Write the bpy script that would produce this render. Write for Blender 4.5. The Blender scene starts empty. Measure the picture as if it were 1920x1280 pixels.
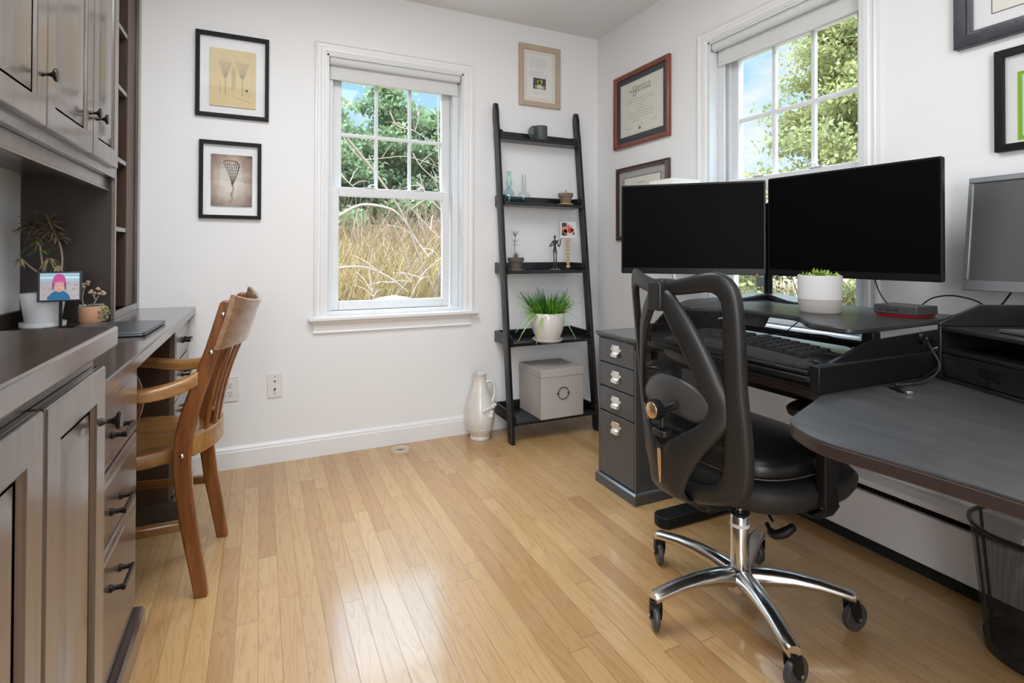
import bpy, math, random
import numpy as np
from mathutils import Vector, Matrix, Euler
R = math.radians
C = bpy.context.scene.collection
scn = bpy.context.scene
random.seed(7)

# ------------------------------------------------------------------ camera
cam_d = bpy.data.cameras.new('camera')
cam_d.sensor_width = 36.0
cam_d.lens = 999.7 / 1920 * 36.0
cam_d.shift_y = -(640 - 465.1) / 1920
cam_d.clip_start = 0.02
cam_d.clip_end = 400
cam = bpy.data.objects.new('camera', cam_d)
C.objects.link(cam)
yaw, pitch, roll = 0.440664, 0.009313, -0.002417
fw = Vector((math.sin(yaw)*math.cos(pitch), math.cos(yaw)*math.cos(pitch), math.sin(pitch)))
rt = Vector((math.cos(yaw), -math.sin(yaw), 0))
dn = fw.cross(rt)
rt2 = rt*math.cos(roll) + dn*math.sin(roll)
dn2 = -rt*math.sin(roll) + dn*math.cos(roll)
cm = Matrix((rt2, -dn2, -fw)).transposed().to_4x4()
cm.translation = Vector((0, 0, 1.053))
cam.matrix_world = cm
scn.camera = cam

# ------------------------------------------------------------------ colour management
vs = scn.view_settings
vs.view_transform = 'Standard'
vs.look = 'None'
vs.gamma = 1
vs.use_curve_mapping = False
vs.exposure = 0.64

# ------------------------------------------------------------------ world: blue sky, a few clouds, brighter towards the zenith
SKY = 1.0
w = bpy.data.worlds.new('sky')
scn.world = w
w.use_nodes = True
nt = w.node_tree
nt.nodes.clear()
def N(t, ty, **k):
    n = t.nodes.new(ty)
    for a, b in k.items():
        if a == 'inp':
            for i, v in b.items():
                n.inputs[i].default_value = v
        else:
            setattr(n, a, b)
    return n
tc = N(nt, 'ShaderNodeTexCoord')
sep = N(nt, 'ShaderNodeSeparateXYZ')
nt.links.new(tc.outputs['Generated'], sep.inputs[0])
rmp = N(nt, 'ShaderNodeValToRGB')
e = rmp.color_ramp.elements
e[0].position = 0.0; e[0].color = (0.66, 0.86, 1.0, 1)
e[1].position = 1.0; e[1].color = (0.84, 0.91, 1.0, 1)
m = e.new(0.38); m.color = (0.34, 0.68, 0.98, 1)
nt.links.new(sep.outputs['Z'], rmp.inputs[0])
cl = N(nt, 'ShaderNodeTexNoise', inp={'Scale': 3.2, 'Detail': 6, 'Roughness': 0.55})
mp = N(nt, 'ShaderNodeMapping', inp={'Scale': (1, 1, 2.6), 'Location': (0.35, 0.2, 0)})
nt.links.new(tc.outputs['Generated'], mp.inputs[0])
nt.links.new(mp.outputs[0], cl.inputs['Vector'])
cr = N(nt, 'ShaderNodeMapRange', inp={'From Min': 0.5, 'From Max': 0.68})
nt.links.new(cl.outputs['Fac'], cr.inputs[0])
mx = N(nt, 'ShaderNodeMix', data_type='RGBA')
nt.links.new(cr.outputs[0], mx.inputs[0])
nt.links.new(rmp.outputs[0], mx.inputs[6])
mx.inputs[7].default_value = (1.0, 1.0, 1.0, 1)
st = N(nt, 'ShaderNodeMapRange', inp={'From Min': 0.42, 'From Max': 0.75, 'To Min': 0.72, 'To Max': 10.0})
nt.links.new(sep.outputs['Z'], st.inputs[0])
bg = N(nt, 'ShaderNodeBackground')
nt.links.new(mx.outputs[2], bg.inputs[0])
ml = N(nt, 'ShaderNodeMath', operation='MULTIPLY', inp={1: SKY})
nt.links.new(st.outputs[0], ml.inputs[0])
nt.links.new(ml.outputs[0], bg.inputs[1])
wo = N(nt, 'ShaderNodeOutputWorld')
nt.links.new(bg.outputs[0], wo.inputs[0])

# ------------------------------------------------------------------ sun on the garden, added fill lights for the room
def light(name, kind, loc, rot, power, size=None, col=(1, 1, 1), sy=None):
    d = bpy.data.lights.new(name, kind)
    d.energy = power
    d.color = col
    if kind == 'AREA':
        d.shape = 'RECTANGLE'; d.size = size; d.size_y = sy or size
    if kind == 'SUN':
        d.angle = size
    o = bpy.data.objects.new(name, d)
    o.location = loc
    o.rotation_euler = rot
    C.objects.link(o)
    return o
light('sun', 'SUN', (0, 0, 8), (R(50), 0, R(-35)), 1.8, R(1), (1, 0.95, 0.85))
light('ceiling_fill', 'AREA', (0.15, 1.35, 2.44), (0, 0, 0), 22, 1.2, (0.93, 0.965, 1.0), 1.1)  # added fill above the view, no fixture there
light('rear_ceiling_fill', 'AREA', (0.0, -0.9, 2.44), (0, 0, 0), 12, 1.1, (0.93, 0.965, 1.0), 0.9)  # added fill over the unseen rear of the room
light('low_rear_fill', 'AREA', (-0.15, -1.52, 1.0), (R(82), 0, R(-34)), 38, 1.1, (0.93, 0.965, 1.0), 1.8)  # added low fill to brighten the floor and heater under the desk
for loc, rot, nm in (((0.69, 3.12, 1.41), (R(-90), 0, 0), 'back'), ((2.19, 1.60, 1.41), (R(90), 0, R(90)), 'side')):
    p_ = light('window_portal_'+nm, 'AREA', loc, rot, 1, 0.80, (1, 1, 1), 1.42)
    p_.data.cycles.is_portal = True

# ------------------------------------------------------------------ materials
def mat(name, col, rough=0.5, metal=0.0, spec=0.5, coat=0.0, noise=None, bump=None, emit=None, alpha=None, trans=0, ior=1.45, sheen=0):
    m = bpy.data.materials.new(name)
    m.use_nodes = True
    t = m.node_tree
    b = t.nodes['Principled BSDF']
    b.inputs['Base Color'].default_value = (*col, 1)
    b.inputs['Roughness'].default_value = rough
    b.inputs['Metallic'].default_value = metal
    b.inputs['Specular IOR Level'].default_value = spec
    b.inputs['Coat Weight'].default_value = coat
    b.inputs['Coat Roughness'].default_value = 0.12
    b.inputs['Transmission Weight'].default_value = trans
    b.inputs['IOR'].default_value = ior
    b.inputs['Sheen Weight'].default_value = sheen
    if noise:      # (scale vector, second colour, detail)
        sc, c2, lo, hi = noise
        tcn = N(t, 'ShaderNodeTexCoord')
        mpn = N(t, 'ShaderNodeMapping', inp={'Scale': sc})
        nz = N(t, 'ShaderNodeTexNoise', inp={'Scale': 1.0, 'Detail': 5, 'Roughness': 0.6})
        rg = N(t, 'ShaderNodeMapRange', inp={'From Min': lo, 'From Max': hi})
        mi = N(t, 'ShaderNodeMix', data_type='RGBA')
        t.links.new(tcn.outputs['Object'], mpn.inputs[0])
        t.links.new(mpn.outputs[0], nz.inputs['Vector'])
        t.links.new(nz.outputs['Fac'], rg.inputs[0])
        t.links.new(rg.outputs[0], mi.inputs[0])
        mi.inputs[6].default_value = (*col, 1)
        mi.inputs[7].default_value = (*c2, 1)
        t.links.new(mi.outputs[2], b.inputs['Base Color'])
    if bump:       # (scale, strength, distance)
        tcn = N(t, 'ShaderNodeTexCoord')
        nz = N(t, 'ShaderNodeTexNoise', inp={'Scale': bump[0], 'Detail': 3})
        bp = N(t, 'ShaderNodeBump', inp={'Strength': bump[1], 'Distance': bump[2]})
        t.links.new(tcn.outputs['Object'], nz.inputs['Vector'])
        t.links.new(nz.outputs['Fac'], bp.inputs['Height'])
        t.links.new(bp.outputs[0], b.inputs['Normal'])
    if emit:
        b.inputs['Emission Color'].default_value = (*emit[0], 1)
        b.inputs['Emission Strength'].default_value = emit[1]
    return m

def glass_mat(name, tint=(1, 1, 1), refl=1.0):
    m = bpy.data.materials.new(name); m.use_nodes = True
    t = m.node_tree; t.nodes.clear()
    tr = N(t, 'ShaderNodeBsdfTransparent'); tr.inputs[0].default_value = (*tint, 1)
    gl = N(t, 'ShaderNodeBsdfGlossy', inp={'Roughness': 0.0})
    lw = N(t, 'ShaderNodeLayerWeight', inp={'Blend': 0.5})
    fr = N(t, 'ShaderNodeMath', operation='POWER', inp={1: 5.0}); t.links.new(lw.outputs['Facing'], fr.inputs[0])
    mu = N(t, 'ShaderNodeMath', operation='MULTIPLY_ADD', inp={1: 0.5*refl, 2: 0.03*refl})
    mi = N(t, 'ShaderNodeMixShader'); o = N(t, 'ShaderNodeOutputMaterial')
    t.links.new(fr.outputs[0], mu.inputs[0])
    t.links.new(mu.outputs[0], mi.inputs[0]); t.links.new(tr.outputs[0], mi.inputs[1])
    t.links.new(gl.outputs[0], mi.inputs[2]); t.links.new(mi.outputs[0], o.inputs[0])
    return m

def wood_mat(name, c1, c2, axis='Z', rough=0.35, coat=0.3, scale=1.0, spec=0.5):
    m = bpy.data.materials.new(name); m.use_nodes = True
    t = m.node_tree; b = t.nodes['Principled BSDF']
    tcn = N(t, 'ShaderNodeTexCoord')
    s = {'X': (1.2, 14, 14), 'Y': (14, 1.2, 14), 'Z': (14, 14, 1.2)}[axis]
    mpn = N(t, 'ShaderNodeMapping', inp={'Scale': tuple(v*scale for v in s)})
    nz = N(t, 'ShaderNodeTexNoise', inp={'Scale': 1.6, 'Detail': 8, 'Roughness': 0.62, 'Distortion': 0.6})
    n2 = N(t, 'ShaderNodeTexNoise', inp={'Scale': 9.0, 'Detail': 4, 'Roughness': 0.7})
    ad = N(t, 'ShaderNodeMath', operation='MULTIPLY_ADD', inp={1: 0.3})
    rg = N(t, 'ShaderNodeMapRange', inp={'From Min': 0.45, 'From Max': 0.85})
    mi = N(t, 'ShaderNodeMix', data_type='RGBA')
    t.links.new(tcn.outputs['Object'], mpn.inputs[0])
    t.links.new(mpn.outputs[0], nz.inputs['Vector']); t.links.new(mpn.outputs[0], n2.inputs['Vector'])
    t.links.new(n2.outputs['Fac'], ad.inputs[0]); t.links.new(nz.outputs['Fac'], ad.inputs[2])
    t.links.new(ad.outputs[0], rg.inputs[0]); t.links.new(rg.outputs[0], mi.inputs[0])
    mi.inputs[6].default_value = (*c1, 1); mi.inputs[7].default_value = (*c2, 1)
    t.links.new(mi.outputs[2], b.inputs['Base Color'])
    b.inputs['Roughness'].default_value = rough
    b.inputs['Coat Weight'].default_value = coat
    b.inputs['Coat Roughness'].default_value = 0.15
    b.inputs['Specular IOR Level'].default_value = spec
    return m

def floor_mat():
    m = bpy.data.materials.new('oak_strip_floor'); m.use_nodes = True
    t = m.node_tree; b = t.nodes['Principled BSDF']; L = t.links.new
    g = N(t, 'ShaderNodeTexCoord'); s = N(t, 'ShaderNodeSeparateXYZ'); L(g.outputs['Object'], s.inputs[0])
    def M(op, a, bb=None, cc=None):
        n = N(t, 'ShaderNodeMath', operation=op)
        for i, v in enumerate((a, bb, cc)):
            if v is None: continue
            if isinstance(v, (int, float)): n.inputs[i].default_value = v
            else: L(v, n.inputs[i])
        return n.outputs[0]
    W = 0.0572
    xi = M('DIVIDE', s.outputs['X'], W)
    ix = M('FLOOR', xi); fx = M('FRACT', xi)
    wn = N(t, 'ShaderNodeTexWhiteNoise', noise_dimensions='1D'); L(ix, wn.inputs['W'])
    yo = M('MULTIPLY_ADD', wn.outputs['Value'], 7.3, s.outputs['Y'])
    ln = M('MULTIPLY_ADD', wn.outputs['Value'], 0.7, 0.85)
    yi = M('DIVIDE', yo, ln); iy = M('FLOOR', yi); fy = M('FRACT', yi)
    cmb = N(t, 'ShaderNodeCombineXYZ'); L(ix, cmb.inputs[0]); L(iy, cmb.inputs[1])
    w2 = N(t, 'ShaderNodeTexWhiteNoise', noise_dimensions='2D'); L(cmb.outputs[0], w2.inputs['Vector'])
    # grain
    c2 = N(t, 'ShaderNodeCombineXYZ')
    gx = M('MULTIPLY_ADD', w2.outputs['Value'], 37.0, M('MULTIPLY', s.outputs['X'], 16.0))
    gy = M('MULTIPLY', s.outputs['Y'], 1.5)
    gz = M('MULTIPLY', w2.outputs['Value'], 91.0)
    L(gx, c2.inputs[0]); L(gy, c2.inputs[1]); L(gz, c2.inputs[2])
    wv = N(t, 'ShaderNodeTexNoise', inp={'Scale': 1.1, 'Detail': 3, 'Roughness': 0.5, 'Distortion': 0.9}); L(c2.outputs[0], wv.inputs['Vector'])
    rings = M('FRACT', M('MULTIPLY', wv.outputs['Fac'], 9.0))
    rings = M('ABSOLUTE', M('SUBTRACT', rings, 0.5))
    fn = N(t, 'ShaderNodeTexNoise', inp={'Scale': 6.0, 'Detail': 6, 'Roughness': 0.75}); L(c2.outputs[0], fn.inputs['Vector'])
    mp2 = N(t, 'ShaderNodeMapping', inp={'Scale': (260, 9, 1)}); L(g.outputs['Object'], mp2.inputs[0])
    pores = N(t, 'ShaderNodeTexNoise', inp={'Scale': 1.0, 'Detail': 3, 'Roughness': 0.6}); L(mp2.outputs[0], pores.inputs['Vector'])
    r1 = N(t, 'ShaderNodeMapRange', inp={'From Min': 0.30, 'From Max': 0.5}); L(rings, r1.inputs[0])
    gr = M('MULTIPLY', r1.outputs[0], 0.45)
    gr = M('MULTIPLY_ADD', fn.outputs['Fac'], 0.55, gr)
    gr = M('MULTIPLY_ADD', pores.outputs['Fac'], 0.35, gr)
    gr = M('SUBTRACT', gr, 0.30)
    rp = N(t, 'ShaderNodeValToRGB'); L(w2.outputs['Value'], rp.inputs[0])
    ee = rp.color_ramp.elements
    ee[0].position = 0; ee[0].color = (0.47, 0.265, 0.108, 1)
    ee[1].position = 1; ee[1].color = (0.61, 0.390, 0.182, 1)
    q = ee.new(0.45); q.color = (0.55, 0.338, 0.146, 1)
    q = ee.new(0.8); q.color = (0.58, 0.362, 0.162, 1)
    dk = N(t, 'ShaderNodeMix', data_type='RGBA', blend_type='MULTIPLY'); dk.clamp_factor = True
    L(gr, dk.inputs[0]); L(rp.outputs[0], dk.inputs[6]); dk.inputs[7].default_value = (0.72, 0.60, 0.47, 1)
    # gaps
    ex = M('MINIMUM', fx, M('SUBTRACT', 1.0, fx))
    gxm = N(t, 'ShaderNodeMapRange', inp={'From Min': 0.010, 'From Max': 0.028, 'To Min': 1, 'To Max': 0}); L(ex, gxm.inputs[0])
    ey = M('MINIMUM', fy, M('SUBTRACT', 1.0, fy))
    gym = N(t, 'ShaderNodeMapRange', inp={'From Min': 0.0007, 'From Max': 0.0018, 'To Min': 1, 'To Max': 0}); L(ey, gym.inputs[0])
    gp = M('MAXIMUM', gxm.outputs[0], gym.outputs[0])
    gq = M('MULTIPLY', gp, 0.55)
    gm = N(t, 'ShaderNodeMix', data_type='RGBA'); L(gq, gm.inputs[0]); L(dk.outputs[2], gm.inputs[6]); gm.inputs[7].default_value = (0.20, 0.11, 0.05, 1)
    L(gm.outputs[2], b.inputs['Base Color'])
    b.inputs['Roughness'].default_value = 0.36
    b.inputs['Coat Weight'].default_value = 0.6
    b.inputs['Coat Roughness'].default_value = 0.13
    b.inputs['Coat IOR'].default_value = 1.6
    bp = N(t, 'ShaderNodeBump', inp={'Strength': 0.35, 'Distance': 0.0008})
    hh = M('MULTIPLY_ADD', w2.outputs['Value'], 0.5, M('SUBTRACT', 1.0, gp))
    L(hh, bp.inputs['Height']); L(bp.outputs[0], b.inputs['Normal']); 
    bp2 = N(t, 'ShaderNodeBump', inp={'Strength': 0.2, 'Distance': 0.0005}); L(hh, bp2.inputs['Height']); L(bp2.outputs[0], b.inputs['Coat Normal'])
    return m

def mesh_mat(name, col, step, hole, rough=0.6, coord='UV'):
    """woven / expanded mesh: opaque strands with see-through holes"""
    m = bpy.data.materials.new(name); m.use_nodes = True
    t = m.node_tree; b = t.nodes['Principled BSDF']; L = t.links.new
    b.inputs['Base Color'].default_value = (*col, 1); b.inputs['Roughness'].default_value = rough
    g = N(t, 'ShaderNodeTexCoord'); s = N(t, 'ShaderNodeSeparateXYZ'); L(g.outputs['UV'], s.inputs[0])
    def M(op, a, bb=None):
        n = N(t, 'ShaderNodeMath', operation=op)
        for i, v in enumerate((a, bb)):
            if v is None: continue
            if isinstance(v, (int, float)): n.inputs[i].default_value = v
            else: L(v, n.inputs[i])
        return n.outputs[0]
    a = M('MULTIPLY', M('ADD', s.outputs['X'], s.outputs['Y']), math.pi/step)
    c = M('MULTIPLY', M('SUBTRACT', s.outputs['X'], s.outputs['Y']), math.pi/step)
    v = M('MULTIPLY', M('ABSOLUTE', M('SINE', a)), M('ABSOLUTE', M('SINE', c)))
    k = M('GREATER_THAN', v, hole)
    tr = N(t, 'ShaderNodeBsdfTransparent'); mi = N(t, 'ShaderNodeMixShader')
    out = t.nodes['Material Output']
    L(k, mi.inputs[0]); L(b.outputs[0], mi.inputs[1]); L(tr.outputs[0], mi.inputs[2]); L(mi.outputs[0], out.inputs[0])
    return m

WHITE = mat('white_wall_paint', (0.865, 0.865, 0.87), 0.6, bump=(180, 0.08, 0.0006))
CEIL = mat('ceiling_paint', (0.83, 0.825, 0.82), 0.8)
TRIM = mat('white_trim_gloss', (0.86, 0.86, 0.865), 0.3)
VINYL = mat('white_vinyl_sash', (0.76, 0.77, 0.78), 0.35)
FABRIC = mat('white_blind_fabric', (0.72, 0.72, 0.71), 0.8)
OAK = floor_mat()
CAB = wood_mat('taupe_stained_maple', (0.100, 0.072, 0.056), (0.150, 0.114, 0.092), 'Z', 0.29, 0.65)
CABTOP = wood_mat('dark_stained_top', (0.045, 0.031, 0.025), (0.075, 0.055, 0.046), 'Y', 0.24, 0.8)
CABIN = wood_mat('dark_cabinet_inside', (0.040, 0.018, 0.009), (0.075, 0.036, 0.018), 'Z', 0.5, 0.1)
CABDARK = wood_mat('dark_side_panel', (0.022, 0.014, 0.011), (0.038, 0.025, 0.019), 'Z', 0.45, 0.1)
PULL = mat('oil_rubbed_metal', (0.035, 0.030, 0.028), 0.28, 0.8)
STEEL = mat('steel', (0.7, 0.7, 0.7), 0.25, 1.0)
CHROME = mat('polished_aluminium', (0.70, 0.69, 0.68), 0.21, 1.0)
BLACKWOOD = wood_mat('black_painted_wood', (0.007, 0.007, 0.008), (0.012, 0.012, 0.014), 'Z', 0.30, 0.15)
BLACKPL = mat('black_plastic', (0.006, 0.006, 0.0062), 0.48, spec=0.3)
CHAIRPL = mat('black_nylon', (0.016, 0.0155, 0.015), 0.36, bump=(500, 0.15, 0.0004))
LEATHER = mat('black_leather', (0.008, 0.008, 0.009), 0.32, bump=(260, 0.25, 0.0008))
DESKTOP = wood_mat('black_grained_desktop', (0.022, 0.021, 0.021), (0.065, 0.063, 0.062), 'Y', 0.44, 0.25, 4.0, 0.7)
DESKEDGE = mat('dark_brown_desk_edge', (0.035, 0.022, 0.018), 0.4)
SCREEN = mat('black_monitor_screen', (0.0018, 0.0018, 0.002), 0.45, spec=0.05)
BEZEL = mat('black_monitor_bezel', (0.006, 0.006, 0.006), 0.35, spec=0.3)
SILVER = mat('silver_grey_plastic', (0.24, 0.25, 0.26), 0.35, 0.4)
GREYSCR = mat('grey_glare_screen', (0.10, 0.10, 0.10), 0.22, spec=0.8, coat=0.6)  # base grey includes the window glare on the screen
HONEY = wood_mat('honey_oak_varnish', (0.29, 0.100, 0.020), (0.11, 0.028, 0.007), 'Z', 0.3, 0.6, 1.4)
HONEYX = wood_mat('honey_oak_seat', (0.30, 0.145, 0.042), (0.13, 0.052, 0.015), 'X', 0.3, 0.6, 1.4)
HONEYF = wood_mat('pale_oak_arms', (0.46, 0.245, 0.08), (0.27, 0.115, 0.03), 'X', 0.35, 0.4, 1.2)  # paler oak tone on arms, rear rail and bowed stretcher
CERAM = mat('white_glazed_ceramic', (0.78, 0.75, 0.71), 0.22, coat=0.5, noise=((9, 9, 9), (0.62, 0.57, 0.50), 0.5, 0.8))
WPOT = mat('white_pot', (0.75, 0.76, 0.77), 0.45)
TERRA = mat('pale_terracotta', (0.62, 0.33, 0.20), 0.75)
CLAYD = mat('brown_aged_clay', (0.19, 0.13, 0.085), 0.85, noise=((40, 40, 40), (0.30, 0.22, 0.15), 0.4, 0.7))
CLAYG = mat('grey_brown_clay', (0.12, 0.09, 0.078), 0.8)
SOIL = mat('potting_soil', (0.03, 0.02, 0.012), 0.95)
LEAFB = mat('bright_green_leaf', (0.16, 0.42, 0.035), 0.4, noise=((12, 12, 12), (0.05, 0.20, 0.02), 0.4, 0.65))
LEAFD = mat('deep_green_leaf', (0.03, 0.13, 0.025), 0.4)
LEAFY = mat('yellow_green_leaf', (0.42, 0.50, 0.06), 0.45)
LEAFO = mat('olive_leaf', (0.10, 0.13, 0.05), 0.55)
LEAFG = mat('grey_green_succulent', (0.28, 0.38, 0.27), 0.55)
LEAFW = mat('wilted_brown_leaf', (0.17, 0.12, 0.075), 0.7)
STEM = mat('dry_brown_stem', (0.33, 0.26, 0.20), 0.7)
GREYG = mat('grey_green_mug', (0.075, 0.095, 0.085), 0.4)
AQUA = glass_mat('aqua_glass', (0.84, 0.95, 0.945), 2.5)
CLEARG = glass_mat('clear_glass', (0.93, 0.965, 0.96), 2.5)
PANE = glass_mat('window_glass', (0.97, 0.98, 0.98), 0.6)
FGLASS = glass_mat('picture_glass', (0.995, 0.995, 0.995), 0.16)
BRONZE = mat('dark_bronze', (0.07, 0.055, 0.05), 0.4, 0.6)
BEADW = mat('pale_wood_beads', (0.66, 0.42, 0.22), 0.5)
BRASS = mat('gold_metal', (0.72, 0.52, 0.32), 0.25, 0.9)
BOXF = mat('taupe_linen_box', (0.46, 0.42, 0.39), 0.85, bump=(300, 0.3, 0.0008))
GREYCAB = mat('dark_grey_lacquer', (0.060, 0.060, 0.061), 0.26, coat=0.4)
NICKEL = mat('polished_nickel', (0.82, 0.79, 0.74), 0.18, 1.0)
PAPER = mat('white_paper', (0.80, 0.80, 0.78), 0.8)
MATW = mat('white_mat_board', (0.76, 0.76, 0.755), 0.8)
INK = mat('grey_ink', (0.16, 0.15, 0.14), 0.8)
DINK = mat('dark_ink', (0.04, 0.035, 0.03), 0.8)
YPAPER = mat('yellowed_paper', (0.74, 0.62, 0.36), 0.8, noise=((8, 8, 8), (0.70, 0.57, 0.32), 0.4, 0.7))
IVORY = mat('ivory_paper', (0.74, 0.72, 0.64), 0.6)
FBLACK = mat('black_frame', (0.005, 0.005, 0.005), 0.5, spec=0.25)
SLATE = mat('dark_slate_frame', (0.050, 0.052, 0.065), 0.35, noise=((20, 20, 20), (0.11, 0.11, 0.13), 0.5, 0.8))
CHERRY = wood_mat('cherry_frame', (0.26, 0.055, 0.030), (0.16, 0.03, 0.018), 'Z', 0.3, 0.5)
MAHOG = mat('dark_mahogany_frame', (0.060, 0.022, 0.018), 0.25, coat=0.5)
SAND = wood_mat('pale_sand_frame', (0.56, 0.44, 0.34), (0.48, 0.36, 0.27), 'Z', 0.6, 0.0)
GREYMAT = mat('grey_mat_board', (0.42, 0.41, 0.40), 0.8)
GREENMAT = mat('dark_grey_green_mat', (0.055, 0.065, 0.068), 0.5)
LIME = mat('lime_green_border', (0.20, 0.44, 0.02), 0.7)
PALEG = mat('pale_green_print', (0.56, 0.66, 0.56), 0.7)
HEATW = mat('white_heater_enamel', (0.70, 0.67, 0.66), 0.4)
DARK = mat('dark_gap', (0.008, 0.007, 0.007), 0.8)
REDL = mat('red_rubber', (0.34, 0.004, 0.010), 0.4)
REDLED = mat('red_led', (0.8, 0.02, 0.02), 0.4, emit=((1, 0.03, 0.03), 2.0))
FOAM = mat('black_foam', (0.012, 0.012, 0.012), 0.85)
LAPTOP = mat('space_grey_aluminium', (0.13, 0.14, 0.16), 0.3, 0.7)
CONC = mat('pale_concrete', (0.60, 0.585, 0.57), 0.75, bump=(220, 0.15, 0.0005))
CONCB = mat('bare_concrete', (0.40, 0.37, 0.34), 0.8, bump=(220, 0.2, 0.0005))
PLATE = mat('white_outlet_plate', (0.80, 0.79, 0.765), 0.35)
CHMESH = mesh_mat('black_seat_mesh', (0.02, 0.02, 0.02), 0.0062, 0.20)
BKMESH = mesh_mat('black_basket_mesh', (0.02, 0.016, 0.016), 0.0052, 0.26, 0.4)
VENTC = mat('pale_vent_ring', (0.60, 0.49, 0.38), 0.6)
SHADE = mat('white_lamp_shade', (0.82, 0.80, 0.76), 0.7)

# ------------------------------------------------------------------ builders
INV = {}
class G:
    """collects faces, then links them as ONE mesh object"""
    def __init__(s):
        s.v = []; s.f = []; s.mi = []; s.cur = 0; s.uv = {}
    def add(s, vs, fs):
        o = len(s.v)
        s.v += [tuple(p) for p in vs]
        s.f += [tuple(i + o for i in f) for f in fs]
        s.mi += [s.cur]*len(fs)
        return s
    def box(s, a, b, rot=None, piv=None):
        x0, y0, z0 = (min(a[i], b[i]) for i in range(3)); x1, y1, z1 = (max(a[i], b[i]) for i in range(3))
        vs = [Vector((x, y, z)) for z in (z0, z1) for y in (y0, y1) for x in (x0, x1)]
        if rot is not None:
            c = Vector(piv) if piv is not None else Vector(((x0+x1)/2, (y0+y1)/2, (z0+z1)/2))
            vs = [rot @ (p - c) + c for p in vs]
        return s.add(vs, [(0, 2, 3, 1), (4, 5, 7, 6), (0, 1, 5, 4), (2, 6, 7, 3), (0, 4, 6, 2), (1, 3, 7, 5)])
    def loft(s, rings, cap=True, closed=False):
        n = len(rings[0]); vs = [p for r in rings for p in r]; fs = []
        m = len(rings)
        for i in range(m - (0 if closed else 1)):
            a = i*n; b = ((i+1) % m)*n
            for j in range(n):
                k = (j+1) % n
                fs.append((a+j, a+k, b+k, b+j))
        if cap and not closed:
            fs.append(tuple(range(n-1, -1, -1))); fs.append(tuple(range((m-1)*n, m*n)))
        return s.add(vs, fs)
    def tube(s, pts, r, n=8, closed=False, cap=True, sq=None):
        pts = [Vector(p) for p in pts]; m = len(pts)
        rs = r if isinstance(r, (list, tuple)) else [r]*m
        rings = []; up = None
        for i, p in enumerate(pts):
            if closed: d = pts[(i+1) % m] - pts[i-1]
            else: d = pts[min(i+1, m-1)] - pts[max(i-1, 0)]
            if d.length < 1e-9: d = Vector((0, 0, 1))
            d.normalize()
            if up is None:
                up = Vector((0, 0, 1)) if abs(d.z) < 0.9 else Vector((0, 1, 0))
            a = up - d*up.dot(d)
            if a.length < 1e-6: a = d.orthogonal()
            a.normalize(); up = a; b = d.cross(a)
            rings.append([p + (a*math.cos(2*math.pi*k/n) + b*math.sin(2*math.pi*k/n))*rs[i] for k in range(n)])
        return s.loft(rings, cap, closed)
    def cyl(s, p0, p1, r0, r1=None, n=24, cap=True):
        return s.tube([p0, p1], [r0, r0 if r1 is None else r1], n, cap=cap)
    def lathe(s, prof, c=(0, 0, 0), n=32, axis='Z', cap=True):
        rings = []
        for r, z in prof:
            ring = []
            for k in range(n):
                a = 2*math.pi*k/n; x, y = max(r, 1e-5)*math.cos(a), max(r, 1e-5)*math.sin(a)
                q = (x, y, z) if axis == 'Z' else ((z, x, y) if axis == 'X' else (y, z, x))
                ring.append(Vector(c) + Vector(q))
            rings.append(ring)
        return s.loft(rings, cap)
    def prism(s, poly, off):
        off = Vector(off); a = [Vector(p) for p in poly]
        return s.loft([a, [p + off for p in a]])
    def sphere(s, c, r, n=12):
        r = r if isinstance(r, (tuple, list)) else (r, r, r)
        rings = []
        for i in range(n+1):
            t = math.pi*i/n; z = -math.cos(t); q = max(math.sin(t), 1e-4)
            rings.append([Vector((c[0]+r[0]*q*math.cos(2*math.pi*k/(2*n)), c[1]+r[1]*q*math.sin(2*math.pi*k/(2*n)), c[2]+r[2]*z)) for k in range(2*n)])
        return s.loft(rings)
    def leaf(s, p, d, up, L, wd, bend=0.0, fold=0.0, seg=4):
        """a pointed blade from p along d, curving along -z by bend"""
        p = Vector(p); d = Vector(d).normalized(); side = d.cross(Vector(up))
        if side.length < 1e-5: side = d.orthogonal()
        side.normalize(); nrm = side.cross(d)
        vs = []; fs = []
        for i in range(seg+1):
            t = i/seg; q = p + d*L*t - Vector((0, 0, bend*L*t*t))
            w2 = wd*0.5*(math.sin(math.pi*min(1, 0.25+t*0.75)) if seg > 2 else 1-t)
            if i == seg: w2 = wd*0.03
            vs += [q - side*w2, q + nrm*fold*wd, q + side*w2]
        for i in range(seg):
            a = 3*i
            fs += [(a, a+1, a+4, a+3), (a+1, a+2, a+5, a+4)]
        return s.add(vs, fs)
    def build(s, name, mats, parent=None, bevel=0, seg=2, smooth=40, origin=None, local=False, sub=0, props=None):
        me = bpy.data.meshes.new(name)
        vs = s.v
        inv = None
        if parent is not None:
            if not local: inv = INV[parent.name]
        if inv is not None: vs = [tuple(inv @ Vector(p)) for p in vs]
        if origin is not None: vs = [tuple(Vector(p) - Vector(origin)) for p in vs]
        me.from_pydata(vs, [], s.f)
        if not isinstance(mats, (list, tuple)): mats = [mats]
        for q in mats: me.materials.append(q)
        if len(mats) > 1: me.polygons.foreach_set('material_index', s.mi)
        import bmesh
        bm = bmesh.new(); bm.from_mesh(me)
        if not s.uv: bmesh.ops.recalc_face_normals(bm, faces=bm.faces)
        bm.to_mesh(me); bm.free()
        if s.uv:
            ul = me.uv_layers.new(name='uv')
            for lp in me.loops: ul.data[lp.index].uv = s.uv.get(lp.vertex_index, (0, 0))
        if smooth:
            me.polygons.foreach_set('use_smooth', [True]*len(me.polygons))
            if not sub: me.set_sharp_from_angle(angle=R(smooth))
        me.update()
        o = bpy.data.objects.new(name, me); C.objects.link(o)
        if origin is not None: o.location = origin
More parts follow.
